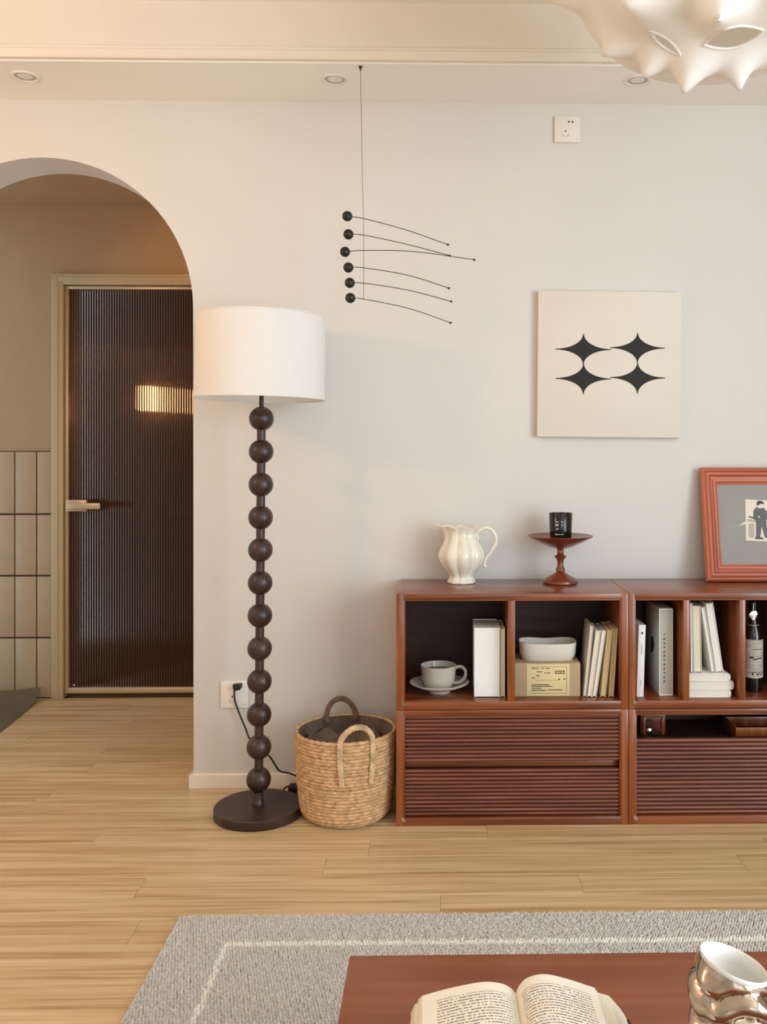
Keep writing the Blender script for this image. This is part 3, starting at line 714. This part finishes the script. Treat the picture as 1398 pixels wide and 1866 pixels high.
# leaning framed photo
FB, FT = 3.165, 3.2445
xf = at(1286, 1055, FB).x; hF = .405; wF = .375
t = empty('leaning_picture_frame', (xf + wF / 2, FB, ZT), 'red-brown moulded wooden frame with a small vintage photo leaning on the wall', 'picture frame', (-math.asin((FT - FB) / hF), 0, 0))
rw = .060; th = .022      # local frame: x across, y into the wall, z up the frame
prof = [(0, .0), (0, -.012), (.006, -.018), (.012, -.019), (.014, -.016), (.020, -.020), (.026, -.020), (.034, -.012), (.042, -.010), (.044, -.013), (.050, -.013), (.053, -.008), (.060, -.004), (.060, 0)]
def rail(x0, z0, x1, z1, ix, iz, mat):
    # mitred rail from outer corner to outer corner; (ix,iz) points inwards
    dx, dz = x1 - x0, z1 - z0; ll = math.hypot(dx, dz); dx /= ll; dz /= ll; v, f = [], []
    for (s, yy) in prof:
        v.append((x0 + dx * s + ix * s, yy, z0 + dz * s + iz * s)); v.append((x1 - dx * s + ix * s, yy, z1 - dz * s + iz * s))
    k = len(prof)
    for i in range(k): a, b2 = 2 * i, 2 * ((i + 1) % k); f.append((a, a + 1, b2 + 1, b2))
    f.append(tuple(2 * i for i in range(k))); f.append(tuple(2 * i + 1 for i in range(k))[::-1])
    o = pyd('rail', v, f, mat, t, True, 25)
h2 = wF / 2
rail(-h2, 0, h2, 0, 0, 1, M['framewood']); rail(-h2, hF, h2, hF, 0, -1, M['framewood'])
rail(-h2, 0, -h2, hF, 1, 0, M['framewood_v']); rail(h2, 0, h2, hF, -1, 0, M['framewood_v'])
mt = box('mount', -h2 + .05, h2 - .05, -.003, -.0005, .05, hF - .05, M['greymat'], t, 0, True)
prism('reflection_wedge', [(-.058, .197), (-.030, .203), (-.030, .215)], 'y', -.0036, -.003, M['print_light'], mt, 0, True)  # light reflection on the mount, built as a flat pale wedge
def ln_(x0, z0, x1, z1, w_=.0006): prism('mount_line', [(x0, z0 - w_), (x1, z1 - w_), (x1, z1 + w_), (x0, z0 + w_)], 'y', -.0034, -.003, M['print_mid'], mt, 0, True)  # thin pale line across the mount
ln_(-.125, .187, -.055, .197)
# photo print, slightly turned
PW, PH = .102, .148; pcx, pcz, pa = .018, .215, R(-3.0)
def pp(u, w_): x, z = (u - .5) * PW, (w_ - .5) * PH; return (pcx + x * math.cos(pa) + z * math.sin(-pa) * -1 * -1, pcz + z * math.cos(pa) + x * math.sin(pa))
def shape(nm, pts, y0, mat, par): return prism(nm, [pp(u, w_) for u, w_ in pts], 'y', y0 - .0003, y0, mat, par, 0, True)
pr_ = shape('photo_print', [(0, 0), (1, 0), (1, 1), (0, 1)], -.0040, M['print_light'], t)
shape('printed_area', [(.06, .05), (.94, .05), (.94, .95), (.06, .95)], -.0043, M['print_light'], pr_)
shape('printed_counter', [(.06, .46), (.94, .44), (.94, .49), (.06, .52)], -.0046, M['print_mid'], pr_)
shape('printed_panel', [(.10, .08), (.30, .08), (.30, .42), (.10, .42)], -.0046, M['print_mid'], pr_)
shape('printed_panel', [(.78, .10), (.93, .10), (.93, .40), (.78, .40)], -.0046, M['print_mid'], pr_)
body = [(.36, .07), (.50, .07), (.56, .36), (.66, .10), (.86, .06), (.92, .14), (.80, .16), (.72, .44), (.74, .56), (.78, .58), (.74, .74), (.62, .82), (.52, .80), (.40, .83), (.28, .74), (.27, .58), (.12, .60), (.10, .565), (.28, .53), (.36, .50)]
shape('printed_figure', body, -.0049, M['print_dark'], pr_)
shape('printed_face', [(.44, .80), (.58, .80), (.63, .86), (.60, .92), (.46, .92), (.42, .87)], -.0052, M['print_light'], pr_)
shape('printed_hair', [(.40, .85), (.45, .87), (.55, .91), (.63, .90), (.66, .93), (.60, .975), (.46, .98), (.40, .94)], -.0055, M['print_black'], pr_)
shape('printed_shoes', [(.32, .05), (.60, .05), (.62, .09), (.34, .10)], -.0052, M['print_black'], pr_)
shape('printed_hand', [(.44, .575), (.50, .57), (.50, .60), (.44, .605)], -.0052, M['print_light'], pr_)

# ------------------------------------------------------------------ canvas on the wall
yc = YW - .03
p00 = at(979, 797, yc); p11 = at(1241, 531, yc)
cx_, cz_ = (p00.x + p11.x) / 2, (p00.z + p11.z) / 2; hw, hh = (p11.x - p00.x) / 2, (p11.z - p00.z) / 2
t = empty('canvas_picture', (cx_, yc, cz_ - hh), 'square cream canvas with four black pointed stars on the wall', 'picture', (0, R(.5), 0))
cv = box('canvas', -hw, hw, 0, .0295, 0, 2 * hh, M['canvas'], t, .003, True)
def star(px, py, l, r, u, d):
    c = at(px, py, yc); sx = (at(px + 1, py, yc).x - c.x); pts = []
    X = lambda q: c.x - cx_ + q * sx; Zf = lambda q: c.z - (cz_ - hh) + q * sx
    e = .8; n_ = 12
    for (qx, qz, rx, rz) in ((r, u, r, u), (-l, u, l, u), (-l, -d, l, d), (r, -d, r, d)):
        arc = []
        for i in range(n_ + 1):
            a = math.pi / 2 * i / n_
            # quarter ellipse centred on the outer corner, from the horizontal tip to the vertical tip
            arc.append((qx - math.copysign(rx - e, qx) * math.sin(a), qz - math.copysign(rz - e, qz) * math.cos(a)))
        if (qx > 0) != (qz > 0): arc = arc[::-1]
        pts += arc
    prism('painted_star', [(X(a), Zf(b2)) for a, b2 in pts], 'y', -.0008, .0004, M['ink'], cv, 0, True, 0)
star(1062, 637, 51, 50, 28, 27); star(1160.5, 633.5, 49.5, 50, 27, 27)
star(1062.5, 690.5, 51, 50, 27, 28); star(1161, 688, 49.5, 50, 27, 29)

# ------------------------------------------------------------------ wall sockets
def socket(px0, px1, py0, py1, label):
    a, b2 = at(px0, py1, YW - .009), at(px1, py0, YW - .009); s = b2.x - a.x
    t = empty('wall_socket', ((a.x + b2.x) / 2, YW, (a.z + b2.z) / 2), label, 'socket', group='wall sockets')
    pl = box('face_plate', -s / 2, s / 2, -.010, 0, -s / 2, s / 2, M['plastic'], t, .0025, True)
    box('insert', -s * .40, s * .40, -.0108, -.0095, -s * .40, s * .40, M['plastic'], t, .0006, True)
    for dx in (.055, .20): cyl('pin_hole', (s * dx, -.0115, s * .28), (s * dx, -.0105, s * .28), s * .035, M['hole'], t, 12, True)
    cx2, cz2 = -s * .07, -s * .12
    box('pin_slot', cx2 - s * .02, cx2 + s * .02, -.0115, -.0105, cz2 + .0, cz2 + s * .075, M['hole'], t, 0, True)
    for sg in (-1, 1):
        prism('pin_slot', [(cx2 + sg * s * .10, cz2 - s * .10), (cx2 + sg * s * .13, cz2 - s * .08), (cx2 + sg * s * .08, cz2 - s * .16), (cx2 + sg * s * .05, cz2 - s * .17)], 'y', -.0115, -.0105, M['hole'], t, 0, True)
    marks(t, [(s * .30 + i * s * .035, s * .325 + i * s * .035, -s * .385, -s * .365 + (i % 2) * s * .01) for i in range(4)], M['greypaper'], -.0112, -.0104, 'mark')
    return t
socket(1010.5, 1057.5, 212, 259, 'white wall socket high on the wall above the canvas')
so = socket(402.5, 452, 1241, 1290, 'white wall socket low behind the floor lamp with a black plug in it')

# ------------------------------------------------------------------ downlights
for (px, py, lab_) in ((46, 139, 'round recessed downlight above the archway, leftmost of three'), (610.5, 144.5, 'round recessed downlight beside the mobile cord'), (1162, 146, 'round recessed downlight partly hidden by the pendant lamp')):
    c = atz(px, py, ZS)
    t = empty('downlight', (c.x, c.y, ZS), lab_, 'downlight', group='ceiling downlights')
    lathe('trim_ring', [(.034, -.001), (.036, -.004), (.043, -.005), (.046, -.003), (.046, 0), (.034, 0)], M['plastic'], t, 40)
    lathe('reflector', [(.0345, -.0012), (.028, -.0004), (0, -.0004)], M['greypaper'], t, 32)
    lathe('lens', [(0, -.0006), (.022, -.0008), (.024, -.0004)], M['lens'], t, 32)

# ------------------------------------------------------------------ hanging mobile
YM = atz(657, 121, ZS).y
q = at(657, 121, YM)
t = empty('hanging_mobile', (q.x, YM, ZS), 'kinetic mobile of six curved wires with black balls hanging on a cord', 'mobile')
tube('cord', [at(657, 121, YM), at(660, 300, YM), at(663, 430, YM), at(662.5, 546, YM)], .0009, M['cord'], t, 6)
lathe('ceiling_hook', [(0, 0), (.006, 0), (.006, -.004), (.0025, -.008), (.002, -.014), (0, -.015)], M['wire'], t, 16)
arms = [((633, 394), (646, 396), (661, 398), (737, 418), (817, 446), 0), ((635, 427), (648, 427.5), (663, 428.5), (745, 446), (820, 466), .012),
        ((629, 459), (640, 458), (663, 456.5), (755, 458.5), (865, 473.5), -.012), ((635, 487.5), (648, 486), (663, 488), (745, 502), (819, 525.5), 0),
        ((637.5, 515.5), (650, 515.5), (663, 516), (745, 529), (823, 549.5), .01), ((638.5, 543), (650, 543.5), (663, 545), (745, 562), (822, 588.5), -.01)]
for i, (bq, a, m_, c, e, dy) in enumerate(arms):
    P = [at(bq[0], bq[1], YM - dy), at(m_[0], m_[1], YM), at(c[0], c[1], YM + dy), at(e[0], e[1], YM + dy * 2)]
    ar = tube('arm_wire', smoothpath(P, 10), .0013, M['wire'], t, 6)
    ball('ball', P[0], .0168, M['black'], ar)
    d = (P[3] - P[2]).normalized()
    tube('tip_weight', [P[3] - d * .006, P[3] - d * .001, P[3] + d * .002], lambda s: .002 + .0025 * s, M['black'], ar, 8)

# ------------------------------------------------------------------ floor lamp
bc = atz(471, 1467, .03); LXc, LYc = bc.x, bc.y
t = empty('floor_lamp', (LXc, LYc, 0), 'tall dark wooden bobbin floor lamp with a white drum shade', 'lamp')
def LZ(py): return HC - (py - PY) / F * (LXc * sn + LYc * cs)
sx = (at(476.5, 763, LYc).x - LXc)            # stem leans very slightly to the right
def lx(z): return sx * (z / 1.32)
rb_ = .145
lathe('base', [(0, 0), (rb_ - .002, 0), (rb_, .003), (rb_, .029), (rb_ - .003, .032), (0, .032)], M['lampbase'], t, 72, True, (0, 0, 0), None, 40)
lathe('stem_foot', [(.019, .032), (.020, .036), (.017, .042), (.0155, .055), (.0155, .075)], M['lampwood'], t, 28, True)
ys_px = [1420, 1361, 1302, 1241.5, 1181.5, 1121.5, 1062, 1002, 943, 883, 823, 763]
for i, py in enumerate(ys_px):
    z = LZ(py); ball('bobbin', (lx(z), 0, z), .0405, M['lampwood'], t, True, 32)
    if i: cyl('neck', (lx(zp), 0, zp + .03), (lx(z), 0, z - .03), .0145, M['lampwood'], t, 24, True)
    zp = z
zb_, zt_ = LZ(726.5), LZ(578)
cyl('top_rod', (lx(zp), 0, zp + .03), (lx(zb_), 0, zb_ + .09), .0075, M['black'], t, 16, True)
cx0 = at(474, 650, LYc).x - LXc; rs = .2135
tilt = R(.9)
sh = lathe('shade', [(rs, 0), (rs - .003, zt_ - zb_), (rs - .0055, zt_ - zb_), (rs - .0025, 0), (rs, 0)], M['shade'], t, 96)
sh.location = (cx0, 0, zb_); sh.rotation_euler = (0, tilt, 0)
for k, zq in ((rs, .0), (rs - .003, zt_ - zb_)):
    rg = lathe('shade_rim', [(k + .0012 * math.cos(a * math.pi / 4), zq + .0025 * math.sin(a * math.pi / 4)) for a in range(9)], M['shade'], sh, 72, True)
for a in range(3):
    an = a * 2.094 + .5; tube('spider_arm', [Vector((lx(zb_) - cx0, 0, .07)), Vector(((rs - .004) * math.cos(an), (rs - .004) * math.sin(an), .03))], .002, M['chrome'], sh, 6, True)
lathe('bulb', [(0, .09), (.013, .09), (.014, .11), (.03, .145), (.031, .16), (.02, .182), (0, .19)], M['lens'], sh, 24, True)
# cord, plug and foot switch belong to the lamp
pg = at(433, 1252, YW - .03)
plug = prism('plug', [(pg.x - .016, pg.z - .006), (pg.x - .017, pg.z + .009), (pg.x + .013, pg.z + .011), (pg.x + .014, pg.z - .002), (pg.x + .008, pg.z - .010), (pg.x - .008, pg.z - .013)], 'y', YW - .036, YW - .0118, M['black'], t, .002)
q = lambda a, b2, Y: at(a, b2, Y)
cp = smoothpath([q(427, 1256, YW - .028), q(428, 1276, YW - .022), q(437, 1302, YW - .02), q(447, 1326, YW - .03), q(456, 1348, YW - .04), q(474, 1366, YW - .045), q(491, 1378, YW - .05), q(501, 1393, YW - .05), q(510, 1405, YW - .045), q(527, 1409, YW - .04), q(546, 1417, YW - .04), q(575, 1434, YW - .06)], 8)
tube('power_cord', cp, .0034, M['black'], t, 8)
e0 = atz(530, 1437, .006)
sw = box('foot_switch', e0.x - .004, e0.x + .10, YW - .075, YW - .035, .004, .028, M['black'], t, .006)
tube('switch_loop', smoothpath([Vector((e0.x + .02, YW - .06, .03)), Vector((e0.x - .012, YW - .065, .022)), Vector((e0.x - .02, YW - .07, .010)), Vector((e0.x - .005, YW - .075, .005)), Vector((e0.x + .06, YW - .08, .004))], 8), .0034, M['black'], t, 8)

# ------------------------------------------------------------------ basket
bX, bY = -.309, 3.022; Rb, Rt, Hb = .142, .1625, .285
t = empty('rope_basket', (bX, bY, 0), 'round jute rope basket with two looped handles beside the cabinet', 'basket')
nr = 26; dz = Hb / nr
ring_me = None
def coil(r, nseg=150):
    v, f = [], []; ns = 8; strands = round(r * 2 * math.pi / .022)
    for i in range(nseg):
        th_ = 2 * math.pi * i / nseg
        for q_ in range(ns):
            ph_ = 2 * math.pi * q_ / ns; tw = abs(math.sin(.5 * (strands * th_ + ph_ * 1.0) * 1.0)) 
            rr = .0078 * (.58 + .56 * tw)
            v.append(((r + rr * .75 * math.cos(ph_)) * math.cos(th_), (r + rr * .75 * math.cos(ph_)) * math.sin(th_), rr * .92 * math.sin(ph_)))
    for i in range(nseg):
        for q_ in range(ns):
            a, b2 = i * ns + q_, i * ns + (q_ + 1) % ns; c_, d_ = ((i + 1) % nseg) * ns + q_, ((i + 1) % nseg) * ns + (q_ + 1) % ns
            f.append((a, c_, d_, b2))
    return v, f
v, f = coil(.15)
me0 = bpy.data.meshes.new('rope_coil'); me0.from_pydata(v, [], f); me0.materials.append(M['jute'])
for p_ in me0.polygons: p_.use_smooth = True
def rad_at(s): return Rb + (Rt - Rb) * s ** .8 + .006 * math.sin(s * math.pi) - (.016 * (1 - s / .08) ** 2 if s < .08 else 0)
for i in range(nr):
    s = i / (nr - 1); o = bpy.data.objects.new('rope_coil', me0); COL.objects.link(o); o.parent = t
    k = rad_at(s) / .15; o.location = (random.uniform(-.001, .001), random.uniform(-.001, .001), .0075 + i * dz * .99)
    o.rotation_euler = (R(random.uniform(-.35, .35)), R(random.uniform(-.35, .35)), random.random() * 6.28); o.scale = (k, k, 1)
lathe('lining', [(Rb - .03, .004), (Rb - .012, .008), (Rb - .006, .03), (rad_at(.5) - .007, Hb * .5), (Rt - .007, Hb - .004)], M['darkcloth'], t, 48)
lathe('bottom', [(0, .002), (Rb - .01, .003), (Rb - .012, .007), (0, .006)], M['jute'], t, 48)
def handle(ang, w_, up, down, r):
    c = Vector((math.cos(ang), math.sin(ang), 0)); s = Vector((-c.y, c.x, 0)); path = []
    def P_(u, z):
        # on the outside of the wall at angular offset u
        rr = rad_at(min(1, max(0, z / Hb))) + r + .004; a = ang + u / rr; return Vector((rr * math.cos(a), rr * math.sin(a), z))
    pts = [P_(-w_ * .55, Hb - down), P_(-w_ * .62, Hb - down * .5), P_(-w_ * .62, Hb), P_(-w_ * .45, Hb + up * .6), P_(-w_ * .12, Hb + up), P_(w_ * .25, Hb + up * .96), P_(w_ * .52, Hb + up * .55), P_(w_ * .62, Hb), P_(w_ * .62, Hb - down * .5), P_(w_ * .55, Hb - down)]
    return smoothpath(pts, 14)
braid('handle', handle(R(-73), .085, .048, .135, .006), .0046, .0048, 26, M['jute2'], t, True)
braid('handle', handle(R(103), .085, .055, .02, -.016), .0042, .0046, 15, M['jute_dark'], t, True)
# crumpled cloth in the basket
t2 = empty('crumpled_cloth', (bX, bY, .10), 'dark brown crumpled cloth lying inside the rope basket', 'cloth')
from mathutils import noise as NZ
v, f = [], []; nn_ = 36; mm = 16
for j in range(mm + 1):
    for i in range(nn_):
        r_ = (j / mm) * .135; a = 2 * math.pi * i / nn_; x, y = r_ * math.cos(a), r_ * math.sin(a)
        z = .095 + .045 * NZ.noise(Vector((x * 14, y * 14, 1.3))) + .03 * abs(NZ.noise(Vector((x * 26, y * 30, 4.3)))) + .03 * (j / mm) ** 3
        v.append((x, y, z))
for j in range(mm):
    for i in range(nn_): f.append((j * nn_ + i, j * nn_ + (i + 1) % nn_, (j + 1) * nn_ + (i + 1) % nn_, (j + 1) * nn_ + i))
pyd('folds', v, f, M['darkcloth'], t2, True, 0)

# ------------------------------------------------------------------ rug
rx0, ry1 = -.667, 2.342; rx1, ry0 = 1.5, 1.0
t = empty('rug', ((rx0 + rx1) / 2, (ry0 + ry1) / 2, 0), 'grey chunky woven rug with a thin pale border line', 'rug')
box('backing', rx0 + .003, rx1 - .003, ry0, ry1 - .003, .0005, .004, M['rugbase'], t)
def knots(name, pts, mat):
    V, FF = [], []
    for (x, y, ax, ay, h, an) in pts:
        b0_ = len(V); ca, sa = math.cos(an), math.sin(an)
        for (u, w_, z) in ((-1, 0, .25), (-.5, -.9, .2), (.5, -.9, .2), (1, 0, .25), (.5, .9, .2), (-.5, .9, .2), (-.5, 0, .95), (.5, 0, 1)):
            X, Y_ = u * ax, w_ * ay; V.append((x + X * ca - Y_ * sa, y + X * sa + Y_ * ca, .003 + h * z))
        for q_ in ((0, 1, 6), (1, 2, 7, 6), (2, 3, 7), (3, 4, 7), (4, 5, 6, 7), (5, 0, 6)): FF.append(tuple(b0_ + k for k in q_))
    o = pyd(name, V, FF, mat, t, False, 60, False); o['kind'] = 'stuff'; return o
main, line = [], []
py_, px_ = .0098, .0072; il, jl = -.667 + .152, 2.342 - .138
y = ry1 - py_ / 2; jr = 0
while y > 1.62:
    x = rx0 + px_ / 2 + (jr * .37 % 1) * px_
    if x - rx0 > px_ * .6: main.append((rx0 + px_ / 2, y, px_ * .5, py_ * .36, .009, .4))
    while x < 1.25:
        onl = (abs(y - jl) < .0065 and x > il - .005) or (abs(x - il) < .0062 and y < jl)
        k = (x + random.uniform(-.0012, .0012), y + random.uniform(-.0010, .0010), px_ * .70, py_ * .36, .009 + random.uniform(-.0018, .0018), .55 * (1 if jr % 2 else .75) + random.uniform(-.25, .25))
        (line if onl else main).append(k); x += px_
    y -= py_; jr += 1
knots('weave', main, M['rug']); knots('border_line', line, M['rugline'])

# ------------------------------------------------------------------ coffee table, open book, vase
TZ = .38; tx0, ty1 = -.146, 1.481
t = empty('coffee_table', (.42, 1.1, .0115), 'cherry-brown wooden coffee table on the rug', 'table')
box('table_top', tx0, tx0 + 1.15, .78, ty1, TZ - .028, TZ, M['table'], t, .003)
for (x, y) in ((tx0 + .05, ty1 - .08), (tx0 + 1.06, ty1 - .08), (tx0 + .05, .84), (tx0 + 1.06, .84)):
    prism('leg', [(x, TZ - .028), (x + .045, TZ - .028), (x + .038, .0115), (x + .008, .0115)], 'y', y - .02, y + .02, M['table'], t, .002)
box('apron', tx0 + .06, tx0 + 1.08, ty1 - .075, ty1 - .055, TZ - .085, TZ - .028, M['table'], t, .001)
# open book
by = 1.298; bs = at(942, 1812, by)
t = empty('open_book', (bs.x, by - .11, TZ), 'thick open book with printed pages lying on the coffee table', 'book', (0, 0, R(1.0)))
D0, D1 = -.11, .11
left = [(0, .045), (-.008, .0535), (-.022, .060), (-.046, .0625), (-.08, .0575), (-.112, .0505), (-.134, .0445)]
right = [(0, .045), (.005, .056), (.014, .0655), (.030, .071), (.048, .071), (.075, .064), (.100, .0555), (.114, .0505)]
def sheet(name, prof_, mat, sgn, zoff=0):
    pr2 = smoothpath([(a, 0, b2) for a, b2 in prof_], 6); me = bpy.data.meshes.new(name); v, f, uvs = [], [], []
    k = len(pr2)
    for i, p_ in enumerate(pr2):
        for d in (D0 + .004, D1 - .003): v.append((p_.x, d, p_.z + zoff))
    for i in range(k - 1): f.append((2 * i, 2 * i + 2, 2 * i + 3, 2 * i + 1) if sgn > 0 else (2 * i, 2 * i + 1, 2 * i + 3, 2 * i + 2))
    me.from_pydata(v, [], f); uvl = me.uv_layers.new(name='UVMap')
    for lp in me.loops:
        i = lp.vertex_index // 2; u = i / (k - 1); uvl.data[lp.index].uv = (u if sgn > 0 else 1 - u, lp.vertex_index % 2)
    return link(name, me, mat, t, True, 60)
def block(name, prof_, tail, mat):
    pts = [(p_.x, p_.z) for p_ in smoothpath([(a, 0, b2) for a, b2 in prof_], 6)] + tail
    return prism(name, pts, 'y', D0 + .005, D1 - .004, mat, t, 0, True, 30)
block('page_block', left, [(-.139, .040), (-.140, .036), (-.144, .034), (-.150, .022), (-.150, .004), (0, .004)], M['page'])
block('page_block', right, [(.118, .045), (.134, .040), (.150, .022), (.158, .010), (.160, .004), (0, .004)], M['page'])
sheet('printed_page', left, M['text'], -1, .0006); sheet('printed_page', right, M['text'], 1, .0006)
box('cover', -.155, .165, D0, D1, 0, .0035, M['black'], t, .001, True)
for (x0, z0, x1, z1) in ((-.150, .006, -.1385, .0405), (-.146, .012, -.136, .043)):
    prism('loose_page', [(x0 - .001, z0), (x0, z0), (x1 + .001, z1), (x1, z1)], 'y', D0 + .003, D1 - .001, M['page'], t, 0, True)
# vase
vy = 1.168; vc = at(1338, 1752, vy)
t = empty('silver_vase', (vc.x, vy, TZ), 'silver rippled sculptural vase with a white inside at the table corner', 'vase')
vh = vc.z - TZ; vr = .0415
prof = []; ks = 46
for i in range(ks + 1):
    s = i / ks; prof.append((vr * (1.06 + .16 * min(1, (1 - s) / .16)), s * (vh - .006)))
def vmod(r, z, a, s):
    ph_ = z * 190 + 1.9 * math.sin(2 * a + 1.2) + .9 * math.sin(3 * a - z * 30)
    amp = .013 * min(1, max(0, (1 - s) / .10)) * min(1, s / .05 + .2)
    rr = r + amp * (abs(math.sin(ph_ / 2)) ** .7 - .55) + amp * .25 * math.sin(5 * a + z * 60)
    zz_ = z - s * s * .013 * math.cos(a)
    return rr, zz_, 0
lathe('body', [(0, 0)] + prof, M['silver'], t, 110, True, (0, 0, 0), vmod, 80)
def tiltm(r, z, a, s): return r, z - .013 * math.cos(a) * r / vr * min(1, max(0, z / vh)), 0
lathe('inner_cup', [(vr * 1.03, vh - .008), (vr * 1.06, vh - .002), (vr * 1.02, vh), (vr * .95, vh - .003), (vr * .92, vh - .02), (vr * .8, vh - .045), (vr * .5, vh - .055), (0, vh - .057)], M['whiteceramic'], t, 64, True, (0, 0, 0), tiltm, 60)

# ------------------------------------------------------------------ pendant lamp (stretched fabric cloud)
YP = 2.15; pc = at(1312, -32, YP); mpp = YP / F
t = empty('pendant_lamp', (pc.x, YP, ZC), 'white stretched-fabric cloud pendant lamp with pointed scallops at the ceiling', 'lamp')
A_, B_ = 258 * mpp, 160 * mpp
sp_ = [(986, 2, -.02, .085), (1060, 36, .02, .08), (1092, 106, -.03, .15), (1166, 150, -.05, .14), (1243, 180, -.08, .17), (1350, 172, -.06, .16), (1432, 130, -.03, .17), (1500, 60, 0, .17),
       (1560, -40, 0, .2), (1010, -120, 0, .2), (1090, -190, 0, .2), (1300, -215, 0, .2), (1480, -160, 0, .2), (1130, 10, -.28, .2), (1310, 40, -.36, .13), (1450, -20, -.3, .2), (1250, 60, .25, .2), (1400, 40, .25, .2), (1180, -60, .3, .2)]
spk = []
for (px, py, dy, sg) in sp_:
    v_ = at(px, py, YP + dy) - pc; spk.append((v_.normalized(), v_.length, sg))
def rbase(d): return 1 / math.sqrt((d.x * d.x + d.y * d.y) / A_ ** 2 + d.z * d.z / B_ ** 2)
def rp(d):
    r0 = rbase(d); tot = 0
    for (sd, ll, sg) in spk:
        a = sd.angle(d); ex = max(.02, ll - rbase(sd))
        tot += (ex * math.exp(-a / sg)) ** 3
    return r0 * .985 + tot ** (1 / 3)
def lens(cx, cy, hx, hy, tl):
    c, s = math.cos(tl), math.sin(tl)
    def inside(px, py):
        x, y = px - cx, py - cy; u, w_ = x * c + y * s, -x * s + y * c
        return abs(u) < hx and abs(w_) < hy * (1 - (u / hx) ** 2)
    def rim(n=40):
        out = []
        for i in range(2 * n):
            k = i if i < n else 2 * n - i; u = -hx + 2 * hx * k / n; w_ = hy * (1 - (u / hx) ** 2) * (1 if i < n else -1); out.append((cx + u * c - w_ * s, cy + u * s + w_ * c))
        return out
    return inside, rim
holes = [lens(1336, 68, 56, 19, R(-14)), lens(1212, 78, 36, 8, R(38))]
def proj(p):
    xc = p.x * cs - p.y * sn; d = p.x * sn + p.y * cs; return PX + F * xc / d, PY - F * (p.z - HC) / d
bm = bmesh.new(); bmesh.ops.create_icosphere(bm, subdivisions=6, radius=1)
for v_ in bm.verts:
    d = v_.co.normalized(); v_.co = pc + d * rp(d)
kill = []
for f_ in bm.faces:
    c = f_.calc_center_median()
    if c.y < YP - .05:
        u, w_ = proj(c)
        if any(h[0](u, w_) for h in holes): kill.append(f_)
bmesh.ops.delete(bm, geom=kill, context='FACES')
bmo('fabric_body', bm, M['pendant'], t, False, 60)
for h in holes:
    pth = []
    for (u, w_) in h[1]():
        # walk along the pixel ray to the fabric surface
        lo_, hi_ = None, None; prev = None
        for k in range(60):
            Y_ = YP - .45 + k * .0075; p_ = at(u, w_, Y_); d = p_ - pc; g = d.length - rp(d.normalized())
            if prev is not None and prev[1] > 0 >= g: lo_, hi_ = prev[0], Y_; break
            prev = (Y_, g)
        if lo_ is None: continue
        for k in range(14):
            m_ = (lo_ + hi_) / 2; p_ = at(u, w_, m_); d = p_ - pc
            if d.length - rp(d.normalized()) > 0: lo_ = m_
            else: hi_ = m_
        pth.append(at(u, w_, lo_))
    pth.append(pth[0]); tube('opening_rim', pth, .0035, M['pendant'], t, 8)
lathe('ceiling_canopy', [(0, 0), (.06, 0), (.06, -.02), (.02, -.03), (.012, -.06), (0, -.06)], M['plastic'], t, 32)
ball('bulb', pc, .05, M['lens'], t)

# assumed sconce, out of view on the left wall, added to warm the left side
WLX, WLY, WLZ = -2.2, 1.75, 1.95
t = empty('assumed_wall_sconce', (XL, WLY, WLZ), 'assumed warm glass globe sconce, out of view on the left wall', 'lamp')
ball('globe', (WLX, WLY, WLZ), .07, M['warmbulb'], t)
cyl('arm', (XL, WLY, WLZ - .09), (WLX, WLY, WLZ - .09), .01, M['champagne'], t); cyl('collar', (WLX, WLY, WLZ - .10), (WLX, WLY, WLZ - .06), .025, M['champagne'], t)
l = bpy.data.lights.new('assumed_sconce_light', 'POINT'); l.energy = 24; l.color = (1, .57, .30); l.shadow_soft_size = .09
lo = bpy.data.objects.new('assumed_sconce_light', l); COL.objects.link(lo); lo.location = (WLX + .10, WLY, WLZ)

# added fill lamp, out of view behind the arch jamb, to warm the hall
HX, HY = -.55, 4.2
t = empty('hall_fill_lamp', (HX, HY, ZH), 'small round glass fill lamp added out of view on the hall ceiling', 'lamp')
lathe('base_plate', [(0, 0), (.07, 0), (.07, -.012), (0, -.012)], M['champagne'], t, 32)
lathe('glass_shade', [(0, -.10), (.05, -.092), (.085, -.06), (.09, -.03), (.07, -.012)], M['warmbulb'], t, 32)
l = bpy.data.lights.new('hall_fill_light', 'POINT'); l.energy = 4; l.color = (1, .60, .30); l.shadow_soft_size = .08
lo = bpy.data.objects.new('hall_fill_light', l); COL.objects.link(lo); lo.location = (HX, HY, ZH - .16)
